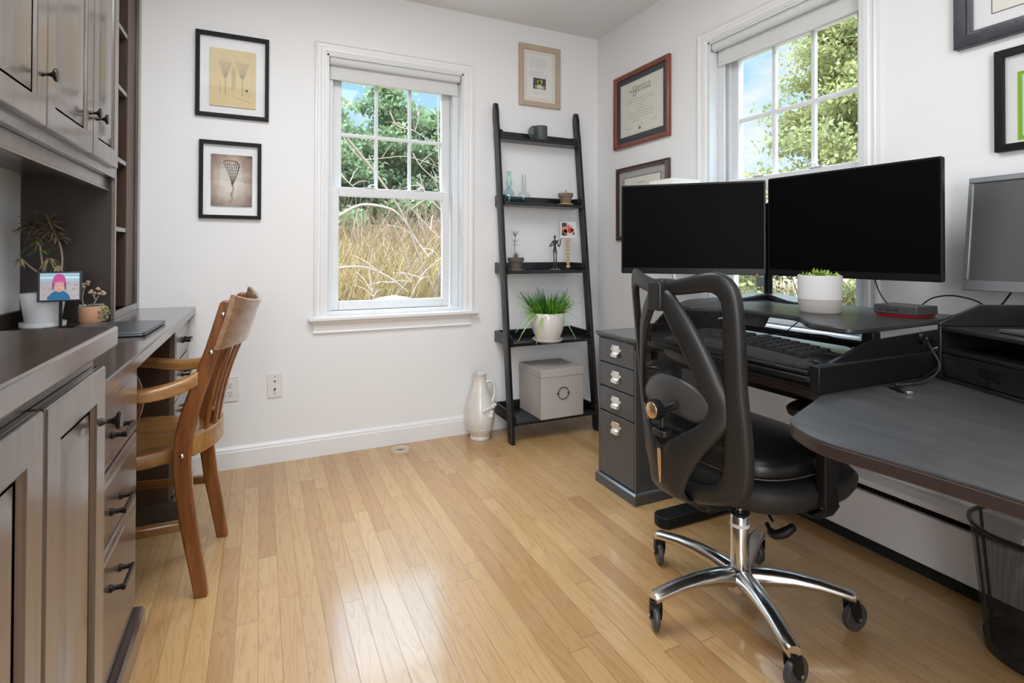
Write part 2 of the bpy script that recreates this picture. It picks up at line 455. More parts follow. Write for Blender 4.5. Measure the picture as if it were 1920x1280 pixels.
        if parent is not None:
            o.parent = parent; INV[o.name] = INV[parent.name]
        else:
            INV[o.name] = Matrix.Translation(Vector(origin)).inverted() if origin is not None else Matrix.Identity(4)
        if bevel:
            b = o.modifiers.new('bevel', 'BEVEL'); b.width = bevel; b.segments = seg; b.limit_method = 'ANGLE'; b.angle_limit = R(35)
            b.harden_normals = False
        if sub:
            b = o.modifiers.new('subsurf', 'SUBSURF'); b.levels = sub; b.render_levels = sub
        return o
def tag(o, label, cat, group=None, kind=None):
    if label: o['label'] = label
    if cat: o['category'] = cat
    if group: o['group'] = group
    if kind: o['kind'] = kind
    return o
def thing(name, label, cat, loc=(0, 0, 0), rz=0.0, group=None, kind=None):
    o = bpy.data.objects.new(name, None); C.objects.link(o)
    o.location = loc; o.rotation_euler = (0, 0, rz); o.empty_display_size = 0.05
    INV[o.name] = (Matrix.Translation(Vector(loc)) @ Matrix.Rotation(rz, 4, 'Z')).inverted()
    return tag(o, label, cat, group, kind)
def struct(o):
    o['kind'] = 'structure'; return o
def copy_thing(o, loc, label=None):
    c = o.copy(); C.objects.link(c); c.location = loc
    if label: c['label'] = label
    for ch in list(o.children):
        d = ch.copy(); C.objects.link(d); d.parent = c
        for g2 in list(ch.children):
            e2 = g2.copy(); C.objects.link(e2); e2.parent = d
    return c
def smooth_path(pts, n=6, closed=False):
    P = [Vector(p) for p in pts]; out = []; m = len(P)
    rng = range(m) if closed else range(m-1)
    for i in rng:
        if closed: a, b, c, d = P[i-1], P[i], P[(i+1) % m], P[(i+2) % m]
        else: a, b, c, d = P[max(i-1, 0)], P[i], P[i+1], P[min(i+2, m-1)]
        for k in range(n):
            t = k/n
            out.append(0.5*((2*b) + (c-a)*t + (2*a-5*b+4*c-d)*t*t + (3*b-a-3*c+d)*t*t*t))
    if not closed: out.append(P[-1])
    return out
def rrect(x0, x1, y0, y1, r, n=5):
    pts = []
    for cx, cy, a0 in ((x1-r, y1-r, 0), (x0+r, y1-r, 90), (x0+r, y0+r, 180), (x1-r, y0+r, 270)):
        for k in range(n+1):
            a = R(a0 + 90*k/n); pts.append((cx + r*math.cos(a), cy + r*math.sin(a)))
    return pts
def round_poly(pts, rads, n=6):
    """polygon corners rounded by their radius"""
    out = []; m = len(pts)
    for i in range(m):
        p = Vector(pts[i]); a = Vector(pts[i-1]); b = Vector(pts[(i+1) % m]); r = rads[i] if isinstance(rads, (list, tuple)) else rads
        if r <= 0: out.append(tuple(p)); continue
        u = (a-p).normalized(); v = (b-p).normalized()
        d = min(r, (a-p).length*0.49, (b-p).length*0.49)
        p0 = p+u*d; p1 = p+v*d
        for k in range(n+1):
            t = k/n; out.append(tuple((1-t)**2*p0 + 2*t*(1-t)*p + t*t*p1))
    return out

# ================================================================== THE ROOM
XL, XR, YB, YF, ZC = -0.780, 2.012, 2.944, -1.6, 2.466
g = G().box((XL-0.1, YF-0.1, -0.08), (XR+0.16, YB+0.16, 0)); struct(g.build('floor', OAK, smooth=0))
g = G().box((XL-0.1, YF-0.1, ZC), (XR+0.16, YB+0.16, ZC+0.08)); struct(g.build('ceiling', CEIL, smooth=0))
def wall_open(name, W, a0, a1, o0, o1, z0, z1, th=0.16):
    g = G()
    g.box(W(a0, 0, 0), W(o0, th, ZC)); g.box(W(o1, 0, 0), W(a1, th, ZC))
    g.box(W(o0, 0, 0), W(o1, th, z0)); g.box(W(o0, 0, z1), W(o1, th, ZC))
    return struct(g.build(name, WHITE, smooth=0))
WB = lambda a, d, z: (a, YB+d, z)
WR = lambda a, d, z: (XR+d, a, z)
wall_open('wall_back', WB, XL-0.1, XR+0.16, 0.31, 1.07, 0.72, 2.10)
wall_open('wall_right', WR, YF, YB, 1.225, 1.975, 0.72, 2.10)
g = G().box((XL-0.1, YF, 0), (XL, YB, ZC)); struct(g.build('wall_left', WHITE, smooth=0))
g = G().box((XL-0.1, YF-0.1, 0), (XR+0.16, YF, ZC)); struct(g.build('wall_front', WHITE, smooth=0))

def baseboard(name, W, a0, a1):
    prof = [(0, 0), (-0.014, 0), (-0.014, 0.080), (-0.011, 0.087), (-0.011, 0.094), (-0.006, 0.100), (-0.003, 0.106), (0, 0.106)]
    g = G().loft([[W(a, d, z) for d, z in prof] for a in (a0, a1)])
    return struct(g.build(name, TRIM, smooth=20))
baseboard('baseboard_back', WB, -0.45, XR)
baseboard('baseboard_right', WR, 1.76, YB-0.014)

def window(name, W, o0, o1, front):
    z0, z1 = 0.72, 2.10
    root = thing(name, None, None, W((o0+o1)/2, 0, z0), kind='structure')
    cw = 0.058
    # moulded casing
    g = G()
    prof = [(0, -0.020), (0.008, -0.022), (0.012, -0.016), (0.026, -0.013), (0.032, -0.018), (0.048, -0.016), (0.052, -0.010), (cw, -0.010), (cw, 0), (0, 0)]
    # prof: u from outer to inner edge, d depth.
    def cas(p0, p1, m0, m1):
        pass
    outer = [(o0-cw, z0), (o0-cw, z1+cw), (o1+cw, z1+cw), (o1+cw, z0)]
    rings = []
    for k, (a, z) in enumerate(outer):
        sx = 1 if a < o0 else -1
        ring = []
        for u, d in prof:
            zz = z - (u if k in (1, 2) else 0)
            ring.append(W(a + sx*u, d, zz))
        rings.append(ring)
    g.loft(rings)
    g.build('casing', TRIM, root, smooth=25)
    # jamb liner
    g = G()
    for a, b in ((o0, o0+0.012), (o1-0.012, o1)): g.box(W(a, -0.008, z0), W(b, 0.15, z1))
    g.box(W(o0, -0.008, z1-0.012), W(o1, 0.15, z1)); g.box(W(o0, 0.0, z0), W(o1, 0.17, z0+0.02))
    for a, b in ((o0+0.012, o0+0.037), (o1-0.048, o1-0.012)):
        g.box(W(a, 0.052, z0), W(b, 0.062, z1)); g.box(W(a, 0.09, z0), W(b, 0.10, z1)); g.box(W(a, 0.138, z0), W(b, 0.15, z1))
    g.box(W(o0+0.012, 0.052, z1-0.05), W(o1-0.012, 0.10, z1-0.012))
    g.build('jamb', VINYL, root, bevel=0.0015)
    # stool and apron
    g = G().box(W(o0-cw-0.030, -0.048, z0-0.022), W(o1+cw+0.028, 0, z0)); g.box(W(o0, 0, z0-0.022), W(o1, 0.05, z0+0.004))
    g.build('sill', TRIM, root, bevel=0.006)
    g = G()
    ap = [(0, z0-0.022), (-0.026, z0-0.022), (-0.024, z0-0.034), (-0.014, z0-0.046), (-0.012, z0-0.074), (-0.016, z0-0.084), (0, z0-0.088)]
    g.loft([[W(a, d, z) for d, z in ap] for a in (o0-cw-0.004, o1+cw-0.010)])
    g.build('apron', TRIM, root, smooth=25)
    c = (o0+o1)/2 - 0.006
    def sash(nm, d, zb, zt, gl0, gl1, sw, muntin):
        g = G()
        a0, a1 = gl0-sw, gl1+sw
        bz, tz = muntin
        g.box(W(a0, d-0.018, zb), W(gl0, d+0.018, zt)); g.box(W(gl1, d-0.018, zb), W(a1, d+0.018, zt))
        g.box(W(gl0, d-0.018, zb), W(gl1, d+0.018, bz)); g.box(W(gl0, d-0.018, tz), W(gl1, d+0.018, zt))
        o = g.build(nm, VINYL, root, bevel=0.004)
        p = G().box(W(gl0-0.003, d-0.002, bz-0.003), W(gl1+0.003, d+0.002, tz+0.003)); p.build('pane', PANE, o, smooth=0)
        return o
    up = sash('upper_sash', 0.116, 1.375, 2.075, c-0.286, c+0.287, 0.05, (1.408, 2.0))
    g = G()
    for k in (1, 2):
        a = c-0.286+0.573*k/3; g.box(W(a-0.009, 0.106, 1.408), W(a+0.009, 0.126, 2.0))
    g.box(W(c-0.286, 0.105, 1.694), W(c+0.287, 0.127, 1.712)); g.build('muntin', VINYL, up, bevel=0.003)
    lo = sash('lower_sash', 0.076, 0.742, 1.41, c-0.302, c+0.282, 0.04, (0.79, 1.36))
    for s in (-0.14, 0.14):
        g = G(); x = c+s
        g.box(W(x-0.030, 0.052, 1.410), W(x+0.030, 0.080, 1.414)); g.sphere(W(x, 0.064, 1.418), 0.009, 6)
        g.tube([W(x, 0.064, 1.424), W(x+0.018, 0.058, 1.430), W(x+0.030, 0.054, 1.426)], [0.004, 0.005, 0.003], 8)
        g.build('sash_lock', VINYL, lo)
    return root
window('window_1', WB, 0.31, 1.07, 1)
window('window_2', WR, 1.225, 1.975, 1)

GBR = mat('grey_bracket', (0.25, 0.25, 0.25), 0.5)
def roller_blind(W, o0, o1, label):
    z = 2.078
    root = thing('roller_blind', label, 'window blind', W((o0+o1)/2, 0.03, 2.05))
    g = G(); r = 0.0215
    g.cyl(W(o0+0.018, 0.022, z-0.004), W(o1-0.018, 0.022, z-0.004), r, n=28); g.build('roller', FABRIC, root)
    for a, b in ((o0+0.012, o0+0.018), (o1-0.018, o1-0.012)):
        G().box(W(a, 0.001, 2.052), W(b, 0.045, 2.086)).build('bracket', GBR, root, bevel=0.001)
    g = G().box(W(o0+0.022, 0.0415, 1.992), W(o1-0.022, 0.0428, 2.075)); g.build('blind_cloth', FABRIC, root, smooth=0)
    g = G().box(W(o0+0.022, 0.036, 1.980), W(o1-0.022, 0.048, 1.994)); g.build('hem_bar', FABRIC, root, bevel=0.003)
roller_blind(WB, 0.31, 1.07, 'white roller blind rolled up over the back wall window')
roller_blind(WR, 1.225, 1.975, 'white roller blind rolled up over the window behind the monitors')

# baseboard heater
root = thing('baseboard_heater', 'long white metal baseboard heater under the black desk', 'heater', (1.98, 0.6, 0))
ya, yb = -0.9, 1.70
g = G().box((1.952, ya, 0.045), (1.962, yb, 0.205)); g.box((1.952, ya, 0.200), (1.972, yb, 0.207)); g.build('front_panel', HEATW, root, bevel=0.003)
g = G(); pr = [(XR-0.001, 0.03), (XR-0.001, 0.262), (1.985, 0.262), (1.953, 0.250), (1.950, 0.232), (1.955, 0.229), (1.988, 0.243), (XR-0.008, 0.244), (XR-0.008, 0.03)]
g.loft([[(x, y, z) for x, z in pr] for y in (ya, yb)]); g.build('hood', HEATW, root, smooth=20)
g = G()
for k in range(170):
    y = ya + 0.02 + k*0.015; g.box((1.972, y, 0.10), (2.0, y+0.001, 0.226))
g.cyl((1.986, ya, 0.15), (1.986, yb, 0.15), 0.011, n=10); g.box((1.999, ya+0.01, 0.05), (2.003, yb-0.01, 0.240)); g.build('fins_and_slot_shade', DARK, root, smooth=0)  # dark sheet behind the fins paints the shade inside the slot
g = G().box((1.968, ya, 0.001), (2.0, yb, 0.045)); g.build('under_gap_shade', DARK, root, smooth=0)  # dark strip standing in for the shade in the gap below the heater
for y in (ya, yb): G().box((1.951, y-0.006, 0.0), (XR-0.001, y+0.006, 0.263)).build('end_cap', HEATW, root, bevel=0.002)

# outlets
def plate(name, label, cat, x0, x1, z0, z1, kind):
    xc, zc = (x0+x1)/2, (z0+z1)/2
    root = thing(name, label, cat, (xc, YB, zc))
    g = G().box((x0, YB-0.006, z0), (x1, YB-0.0003, z1)); g.build('cover_plate', PLATE, root, bevel=0.004)
    if kind == 0:
        for s in (-0.02, 0.02):
            g = G(); g.prism([(xc+q[0], YB-0.0085, zc+s+q[1]) for q in rrect(-0.0165, 0.0165, -0.014, 0.014, 0.008)], (0, 0.003, 0))
            rc = g.build('receptacle', PLATE, root)
            g = G(); y = YB-0.0092
            g.box((xc-0.008, y, zc+s), (xc-0.0058, y+0.001, zc+s+0.009)); g.box((xc+0.0055, y, zc+s), (xc+0.0077, y+0.001, zc+s+0.008)); g.cyl((xc, y, zc+s-0.007), (xc, y+0.001, zc+s-0.007), 0.0026, n=10)
            g.build('slot', DARK, rc, smooth=0)
    else:
        g = G(); g.cyl((xc, YB-0.008, zc+0.020), (xc, YB-0.005, zc+0.020), 0.0042, n=14); g.build('jack', PULL, root)
        g = G(); g.cyl((xc, YB-0.012, zc-0.018), (xc, YB-0.005, zc-0.018), 0.005, n=6); g.cyl((xc, YB-0.018, zc-0.020), (xc-0.002, YB-0.011, zc-0.018), 0.003, n=8); g.build('coaxial_jack', PULL, root)
        for s in (-0.042, 0.042): G().cyl((xc, YB-0.0075, zc+s), (xc, YB-0.005, zc+s), 0.0025, n=8).build('screw', PULL, root)
plate('power_outlet', 'white double power outlet on the back wall beside the wooden chair', 'outlet', -0.168, -0.092, 0.326, 0.450, 0)
plate('wall_jack_plate', 'white plate with two small round jacks left of the window', 'wall plate', 0.034, 0.104, 0.324, 0.448, 1)

# floor vent ring
root = thing('floor_pipe_ring', 'oval pale ring with a dark hole set in the floor by the baseboard', 'floor grommet', (0.678, 2.822, 0), R(-8))
g = G(); n = 40; rings = []
for r, z in ((1.0, 0.0), (0.98, 0.010), (0.86, 0.018), (0.55, 0.014), (0.46, 0.009), (0.44, 0.001)):
    rings.append([(0.056*r*math.cos(2*math.pi*k/n), 0.043*r*math.sin(2*math.pi*k/n), z) for k in range(n)])
g.loft(rings, cap=False); g.build('ring', VENTC, root, local=True)
g = G(); g.lathe([(0.0001, 0.0008), (1.0, 0.0008), (1.0, 0.003), (0.0001, 0.003)], n=n); g.v = [(x*0.0255, y*0.0195, z) for x, y, z in g.v]; g.build('hole', DARK, root, local=True)

# ================================================================== BUILT-IN CABINETS, LEFT
DZ = 0.796; DX = -0.277; HX = -0.502
def rp_door(g, x, y0, y1, z0, z1, th=0.019, fr=0.055):
    """raised panel door facing +x, its front at x"""
    g.box((x-th, y0, z0), (x-0.009, y1, z1))
    # frame with sloped inner edge, ring loft
    def rect(i, d): return [(x-d, y0+i, z0+i), (x-d, y1-i, z0+i), (x-d, y1-i, z1-i), (x-d, y0+i, z1-i)]
    g.loft([rect(0, 0.009), rect(0, 0.003), rect(0.003, 0), rect(fr, 0), rect(fr+0.004, 0.003), rect(fr+0.006, 0.010), rect(fr+0.010, 0.010), rect(fr+0.035, 0.003), rect(fr+0.040, 0.002)])
def bar_pull(root, x, yc, z, w=0.088):
    g = G()
    for s in (-1, 1):
        y = yc+s*w*0.5
        g.tube([(x, y, z), (x+0.006, y, z), (x+0.008, y, z), (x+0.018, y, z), (x+0.028, y, z)], [0.0085, 0.0085, 0.0055, 0.005, 0.0075], 12)
    g.box((x+0.024, yc-w*0.5-0.006, z-0.006), (x+0.031, yc+w*0.5+0.006, z+0.006))
    return g.build('handle', PULL, root, bevel=0.0015)
def knob(root, x, y, z):
    g = G(); g.lathe([(0.007, 0), (0.0065, 0.003), (0.004, 0.008), (0.0045, 0.016), (0.008, 0.021), (0.0155, 0.025), (0.0165, 0.028), (0.014, 0.031), (0.0001, 0.032)], (x, y, z), 24, 'X')
    return g.build('knob', PULL, root)

root = thing('base_cabinet', 'dark stained base cabinet with raised panel doors nearest the camera', 'cabinet', (-0.52, 0.3, 0))
g = G().box((XL+0.002, -0.75, 0.07), (-0.272, 1.198, 0.878)); g.build('body', CAB, root, bevel=0.002)
g = G().box((XL+0.002, -0.75, 0), (-0.30, 1.19, 0.07)); g.build('plinth', CABIN, root)
for y0, y1, ky in ((-0.30, 0.10, None), (0.105, 0.495, None), (0.50, 0.885, None), (0.895, 1.190, 1.155)):
    g = G(); rp_door(g, -0.252, y0, y1, 0.09, 0.848); d = g.build('door', CAB, root, bevel=0.001, smooth=20)
    if ky: knob(d, -0.252, ky, 0.755)
    g = G().box((-0.268, y0-0.003, 0.775), (-0.256, y0+0.003, 0.792)); g.build('hinge', PULL, d)
g = G(); pts = round_poly([(XL+0.002, -0.78), (-0.238, -0.78), (-0.238, 1.216), (XL+0.002, 1.216)], [0, 0, 0.012, 0], 4)
g.prism([(x, y, 0.880) for x, y in pts], (0, 0, 0.036))
o = g.build('counter_top', CABTOP, bevel=0.004, origin=(-0.5, 0.2, 0.880)); tag(o, 'dark brown counter slab over the base cabinet nearest the camera', 'countertop')

# desk: top, two pedestals
g = G(); g.prism([(x, y, DZ-0.034) for x, y in round_poly([(XL+0.002, 1.222), (DX, 1.222), (DX, 2.941), (XL+0.002, 2.941)], [0, 0, 0.01, 0], 3)], (0, 0, 0.034))
o = g.build('worktop', CABTOP, bevel=0.004, origin=(-0.5, 2.1, DZ-0.034)); tag(o, 'long brown built-in desk top holding the laptop and plants', 'worktop')
def pedestal(label, y0, y1, seams, pulls, plx):
    root = thing('drawer_pedestal', label, 'drawer cabinet', (-0.54, (y0+y1)/2, 0))
    g = G().box((XL+0.01, y0, 0.07), (-0.322, y1, DZ-0.035)); g.build('body', CABIN, root, bevel=0.001)
    g = G(); g.box((-0.322, y0, 0.07), (-0.316, y0+0.02, DZ-0.036)); g.box((-0.322, y1-0.02, 0.07), (-0.316, y1, DZ-0.036)); g.box((-0.322, y0+0.02, DZ-0.05), (-0.316, y1-0.02, DZ-0.036))
    g.build('face_frame', CAB, root)
    pl = [(XL+0.01, 0.0), (plx, 0.0), (plx, 0.062), (plx-0.006, 0.072), (-0.316, 0.076), (XL+0.01, 0.076)]
    g = G(); g.loft([[(x, y, z) for x, z in pl] for y in (y0-0.004, y1+0.004)]); g.build('plinth', CABTOP, root, smooth=20)
    for (z0, z1), pz in zip(seams, pulls):
        g = G(); a, b = y0+0.012, y1-0.012; x = -0.302
        def rect(i, d): return [(x-d, a+i, z0+i), (x-d, b-i, z0+i), (x-d, b-i, z1-i), (x-d, a+i, z1-i)]
        g.loft([rect(0, 0.018), rect(0, 0.006), rect(0.004, 0.002), rect(0.022, 0.002), rect(0.026, 0.0)])
        d = g.build('drawer', CAB, root, bevel=0.001, smooth=20)
        bar_pull(d, x-0.0005, (a+b)/2 + 0.02, pz)
    return root
pedestal('brown three drawer pedestal under the near end of the built-in desk', 1.222, 1.778,
         [(0.570, 0.745), (0.402, 0.562), (0.09, 0.394)], [0.640, 0.468, 0.296], -0.284)
pedestal('brown four drawer pedestal at the window wall end of the built-in desk', 2.474, 2.938,
         [(0.605, 0.745), (0.455, 0.597), (0.30, 0.447), (0.09, 0.292)], [0.672, 0.528, 0.375, 0.225], -0.286)
g = G().box((XL+0.002, 1.79, 0.0), (XL+0.012, 2.465, 0.755)); tag(g.build('kneehole_panel', CABIN, origin=(XL, 2.1, 0)), 'brown back panel in the kneehole behind the wooden chair', 'panel')

# upper cabinet with doors
root = thing('wall_cabinet', 'taupe wall cabinet with raised panel doors over the built-in desk', 'cabinet', (-0.64, 1.7, 1.33))
g = G().box((XL+0.002, 0.25, 1.332), (HX, 2.478, ZC-0.002)); g.build('body', CAB, root, bevel=0.002)
g = G(); g.box((-0.545, 0.25, 1.290), (-0.523, 2.476, 1.332)); g.box((-0.548, 0.25, 1.283), (-0.519, 2.476, 1.292)); g.build('light_rail', CAB, root, bevel=0.002)
for y0, y1, ky in ((0.50, 0.88, 0.85), (0.885, 1.285, 1.25), (1.292, 1.689, 1.655), (1.695, 2.094, 2.055), (2.100, 2.425, 2.137)):
    g = G(); rp_door(g, HX+0.019, y0, y1, 1.364, 2.44, fr=0.058); d = g.build('door', CAB, root, bevel=0.001, smooth=20)
    knob(d, HX+0.019, ky, 1.486)
    g = G().box((HX+0.004, y0-0.0035, 1.455), (HX+0.014, y0+0.003, 1.470)); g.build('hinge', PULL, d)
# tall open bookcase
root = thing('open_bookcase', 'narrow dark open bookcase standing on the desk beside the back wall', 'bookcase', (-0.64, 2.71, DZ))
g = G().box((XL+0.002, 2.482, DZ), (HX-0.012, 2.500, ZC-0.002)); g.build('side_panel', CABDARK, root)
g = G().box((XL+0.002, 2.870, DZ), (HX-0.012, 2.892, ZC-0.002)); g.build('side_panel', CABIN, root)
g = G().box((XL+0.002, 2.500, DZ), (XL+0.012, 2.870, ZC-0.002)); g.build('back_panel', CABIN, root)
g = G().box((HX-0.012, 2.480, DZ), (HX, 2.500, ZC-0.002)); g.box((HX-0.012, 2.892, DZ), (HX, 2.942, ZC-0.002)); g.box((HX-0.012, 2.5, DZ), (HX, 2.892, DZ+0.030)); g.build('face_frame', CAB, root, bevel=0.001)
g = G().box((HX-0.016, 2.735, DZ+0.03), (HX-0.0125, 2.870, ZC-0.002)); g.build('inner_stile', wood_mat('brown_stile', (0.065, 0.028, 0.013), (0.10, 0.045, 0.022), 'Z', 0.5, 0.1), root)
for z in (2.244, 1.963, 1.716, 1.424, 1.145):
    g = G().box((XL+0.014, 2.502, z-0.009), (HX-0.014, 2.733, z+0.009)); sh = g.build('shelf', CAB, root, bevel=0.001)
    g = G()
    g.box((HX-0.045, 2.722, z-0.022), (HX-0.040, 2.733, z-0.0095)); g.build('shelf_pin', STEEL, sh)
g = G()
for k in range(46):
    z = DZ+0.07+k*0.035; g.cyl((HX-0.05, 2.7332, z), (HX-0.05, 2.7345, z), 0.0028, n=8)
g.build('pin_holes', DARK, root, smooth=0)
g = G().box((XL+0.014, 2.733, DZ+0.03), (HX-0.016, 2.741, ZC-0.004)); g.build('partition', CABIN, root)
g = G().box((XL+0.0005, 1.3, DZ+0.0005), (XL+0.018, 2.480, DZ+0.05)); tag(g.build('backsplash_board', CABDARK, origin=(XL, 1.9, DZ)), 'low dark board along the wall at the back of the built-in desk', 'backsplash')

# ================================================================== PICTURES
def mapper(wall):
    if wall == 'B': return lambda a, d, z: (a, YB-d, z)
    return lambda a, d, z: (XR-d, a, z)
def picture(name, label, wall, a0, a1, z0, z1, fw_, dep, fm, prof=None, board=None, cat='framed picture', glass=True, groove=None):
    W = mapper(wall)
    root = thing(name, label, cat, W((a0+a1)/2, 0, z0))
    pf = prof or [(0, 0.001), (0, dep), (fw_, dep), (fw_, dep-0.006), (fw_, 0.001)]
    g = G(); rings = []
    for k, (a, z) in enumerate(((a0, z0), (a0, z1), (a1, z1), (a1, z0))):
        sx = 1 if k in (0, 1) else -1; sz = 1 if k in (0, 3) else -1
        rings.append([W(a+sx*u, d, z+sz*u) for u, d in pf])
    g.loft(rings, closed=True, cap=False); g.build('frame', fm, root, bevel=0.0008, smooth=25)
    i = fw_-0.002
    if board:
        g = G().box(W(a0+i, 0.003, z0+i), W(a1-i, 0.006, z1-i)); g.build('mat_board', board, root, smooth=0)
    if glass:
        g = G().box(W(a0+i, dep-0.006, z0+i), W(a1-i, dep-0.0045, z1-i)); g.build('glass', FGLASS, root, smooth=0)
    return root, W
def sheet(root, W, a0, a1, z0, z1, d, m, name='print', t=0.001):
    g = G().box(W(a0, d, z0), W(a1, d+t, z1)); return g.build(name, m, root, smooth=0)
def strokes(root, W, lines, d, m, r=0.0006, name='drawing'):
    g = G()
    for L in lines: g.tube([W(a, d, z) for a, z in L], r, 5)
    return g.build(name, m, root, smooth=0)
def textmesh(root, txt, W, a, z, d, size, m, align='CENTER', flip=False, name='lettering', sx=1.0):
    cu = bpy.data.curves.new('t', 'FONT'); cu.body = txt; cu.size = size; cu.align_x = align; cu.extrude = 0.0003; cu.resolution_u = 2
    to = bpy.data.objects.new('t', cu); C.objects.link(to)
    bpy.context.view_layer.update()
    me = bpy.data.meshes.new_from_object(to.evaluated_get(bpy.context.evaluated_depsgraph_get()))
    bpy.data.objects.remove(to)
    inv = INV[root.name]; s = -1 if flip else 1
    for v in me.vertices:
        x, y, zz = v.co; v.co = inv @ Vector(W(a + s*x*sx, d + zz, z + y))
    me.materials.clear(); me.materials.append(m)
    o = bpy.data.objects.new(name, me); C.objects.link(o); o.parent = root; INV[o.name] = inv
    return o

# 1 patent style drawing of lacrosse sticks
root, W = picture('lacrosse_drawing_frame', 'black floating frame with lacrosse stick drawing on yellowed paper, upper left of window', 'B', -0.286, 0.033, 1.708, 2.117, 0.018, 0.020, FBLACK)
pp = sheet(root, W, -0.226, -0.026, 1.764, 2.044, 0.006, YPAPER, 'paper')
Ln = []
def stick(cx, zt, s=1):
    out = []
    out.append([(cx-0.027, zt-0.004), (cx-0.018, zt+0.006), (cx, zt+0.009), (cx+0.018, zt+0.006), (cx+0.027, zt-0.004)])
    out.append([(cx-0.027, zt-0.004), (cx+0.027, zt-0.006)])
    out.append([(cx-0.027, zt-0.004), (cx-0.016, zt-0.050), (cx-0.002, zt-0.085), (cx-0.0005, zt-0.165)])
    out.append([(cx+0.027, zt-0.004), (cx+0.014, zt-0.050), (cx+0.002, zt-0.085), (cx+0.0005, zt-0.165)])
    for k in range(-4, 5): out.append([(cx+k*0.0058, zt-0.006), (cx+k*0.0012, zt-0.078)])
    for k in range(1, 7):
        f = 1-k/8; out.append([(cx-0.025*f, zt-0.010*k), (cx+0.025*f, zt-0.010*k)])
    return out
Ln += stick(-0.160, 1.985) + stick(-0.086, 1.985)
for k in range(26): Ln.append([(-0.131, 1.950-k*0.0038), (-0.118, 1.9485-k*0.0038)])
Ln += [[(-0.131, 1.955), (-0.1245, 1.965), (-0.118, 1.955)], [(-0.131, 1.955), (-0.132, 1.845)], [(-0.118, 1.955), (-0.117, 1.850)]]
Ln += [smooth_path([(-0.125, 1.845, 0), (-0.122, 1.815, 0), (-0.100, 1.806, 0), (-0.066, 1.800, 0), (-0.050, 1.792, 0)], 5)]
Ln[-1] = [(p[0], p[1]) for p in Ln[-1]]
for k in range(5): Ln.append([(-0.182, 1.885-k*0.012), (-0.180, 1.876-k*0.012), (-0.186, 1.872-k*0.012)])
for k, (a, b) in enumerate(((-0.185, -0.160), (-0.075, -0.050), (-0.130, -0.108))): Ln.append([(a, 2.018-0.010*(k == 2)), (b, 2.018-0.010*(k == 2))])
for k in range(3): Ln.append([(-0.070, 1.835-k*0.008), (-0.050, 1.835-k*0.008)])
strokes(pp, W, Ln, 0.0072, INK, 0.00045)
g = G(); g.cyl(W(-0.067, 0.0072, 1.850), W(-0.067, 0.0085, 1.850), 0.0062, n=16); g.build('seal', INK, pp)

# 2 sepia lacrosse stick photo
root, W = picture('lacrosse_photo_frame', 'black floating frame with sepia photo of a wooden lacrosse stick, lower left of window', 'B', -0.268, 0.001, 1.217, 1.593, 0.017, 0.020, FBLACK)
SEP = bpy.data.materials.new('sepia_print'); SEP.use_nodes = True
t = SEP.node_tree; b = t.nodes['Principled BSDF']; b.inputs['Roughness'].default_value = 0.6
tcn = N(t, 'ShaderNodeTexCoord'); mpn = N(t, 'ShaderNodeMapping', inp={'Location': (-0.5, 0, -0.53), 'Scale': (1.05, 0, 1.0)}); ln_ = N(t, 'ShaderNodeVectorMath', operation='LENGTH')
nz = N(t, 'ShaderNodeTexNoise', inp={'Scale': 7.0, 'Detail': 5}); ad = N(t, 'ShaderNodeMath', operation='MULTIPLY_ADD', inp={1: 0.35})
rp = N(t, 'ShaderNodeValToRGB'); ee = rp.color_ramp.elements
ee[0].position = 0.40; ee[0].color = (0.66, 0.61, 0.55, 1); ee[1].position = 0.86; ee[1].color = (0.11, 0.055, 0.038, 1)
q = ee.new(0.62); q.color = (0.40, 0.30, 0.235, 1)
t.links.new(tcn.outputs['Generated'], mpn.inputs[0]); t.links.new(mpn.outputs[0], ln_.inputs[0]); t.links.new(tcn.outputs['Generated'], nz.inputs['Vector'])
t.links.new(nz.outputs['Fac'], ad.inputs[0]); t.links.new(ln_.outputs['Value'], ad.inputs[2]); t.links.new(ad.outputs[0], rp.inputs[0]); t.links.new(rp.outputs[0], b.inputs['Base Color'])
pp = sheet(root, W, -0.218, -0.040, 1.278, 1.529, 0.006, SEP, 'photo_print')
cx = -0.128; zt = 1.500
head = [(cx-0.038, zt-0.014), (cx-0.032, zt-0.002), (cx-0.010, zt+0.003), (cx+0.018, zt-0.004), (cx+0.030, zt-0.016), (cx+0.031, zt-0.030), (cx+0.020, zt-0.070), (cx+0.006, zt-0.110), (cx+0.002, zt-0.128)]
strokes(pp, W, [[(p[0], p[1]) for p in smooth_path([(a, z, 0) for a, z in head], 4)]], 0.0075, mat('brown_wood_print', (0.22, 0.11, 0.05), 0.7), 0.0021, 'stick_head')
Ln = []
left = [(cx-0.036, zt-0.018), (cx-0.022, zt-0.045), (cx-0.012, zt-0.075), (cx-0.004, zt-0.100), (cx-0.002, zt-0.118)]
for j in range(7):
    f = j/6
    Ln.append([(a*(1-f)+b*f, z*(1-f)+y*f) for (a, z), (b, y) in zip(left, [(cx+0.030, zt-0.022), (cx+0.024, zt-0.050), (cx+0.017, zt-0.078), (cx+0.009, zt-0.102), (cx+0.003, zt-0.118)])])
for k in range(9):
    f = k/8; i = min(int(f*3.99), 3); u = f*4-i
    a = left[i][0]*(1-u)+left[i+1][0]*u; z = left[i][1]*(1-u)+left[i+1][1]*u
    rr = [(cx+0.030, zt-0.022), (cx+0.024, zt-0.050), (cx+0.017, zt-0.078), (cx+0.009, zt-0.102), (cx+0.003, zt-0.118)]
    c = rr[i][0]*(1-u)+rr[i+1][0]*u; Ln.append([(a, z), ((a+c)/2, z-0.004), (c, z)])
for k in range(-3, 4): Ln.append([(cx-0.003+k*0.009, zt-0.001), (cx-0.003+k*0.008, zt-0.020)])
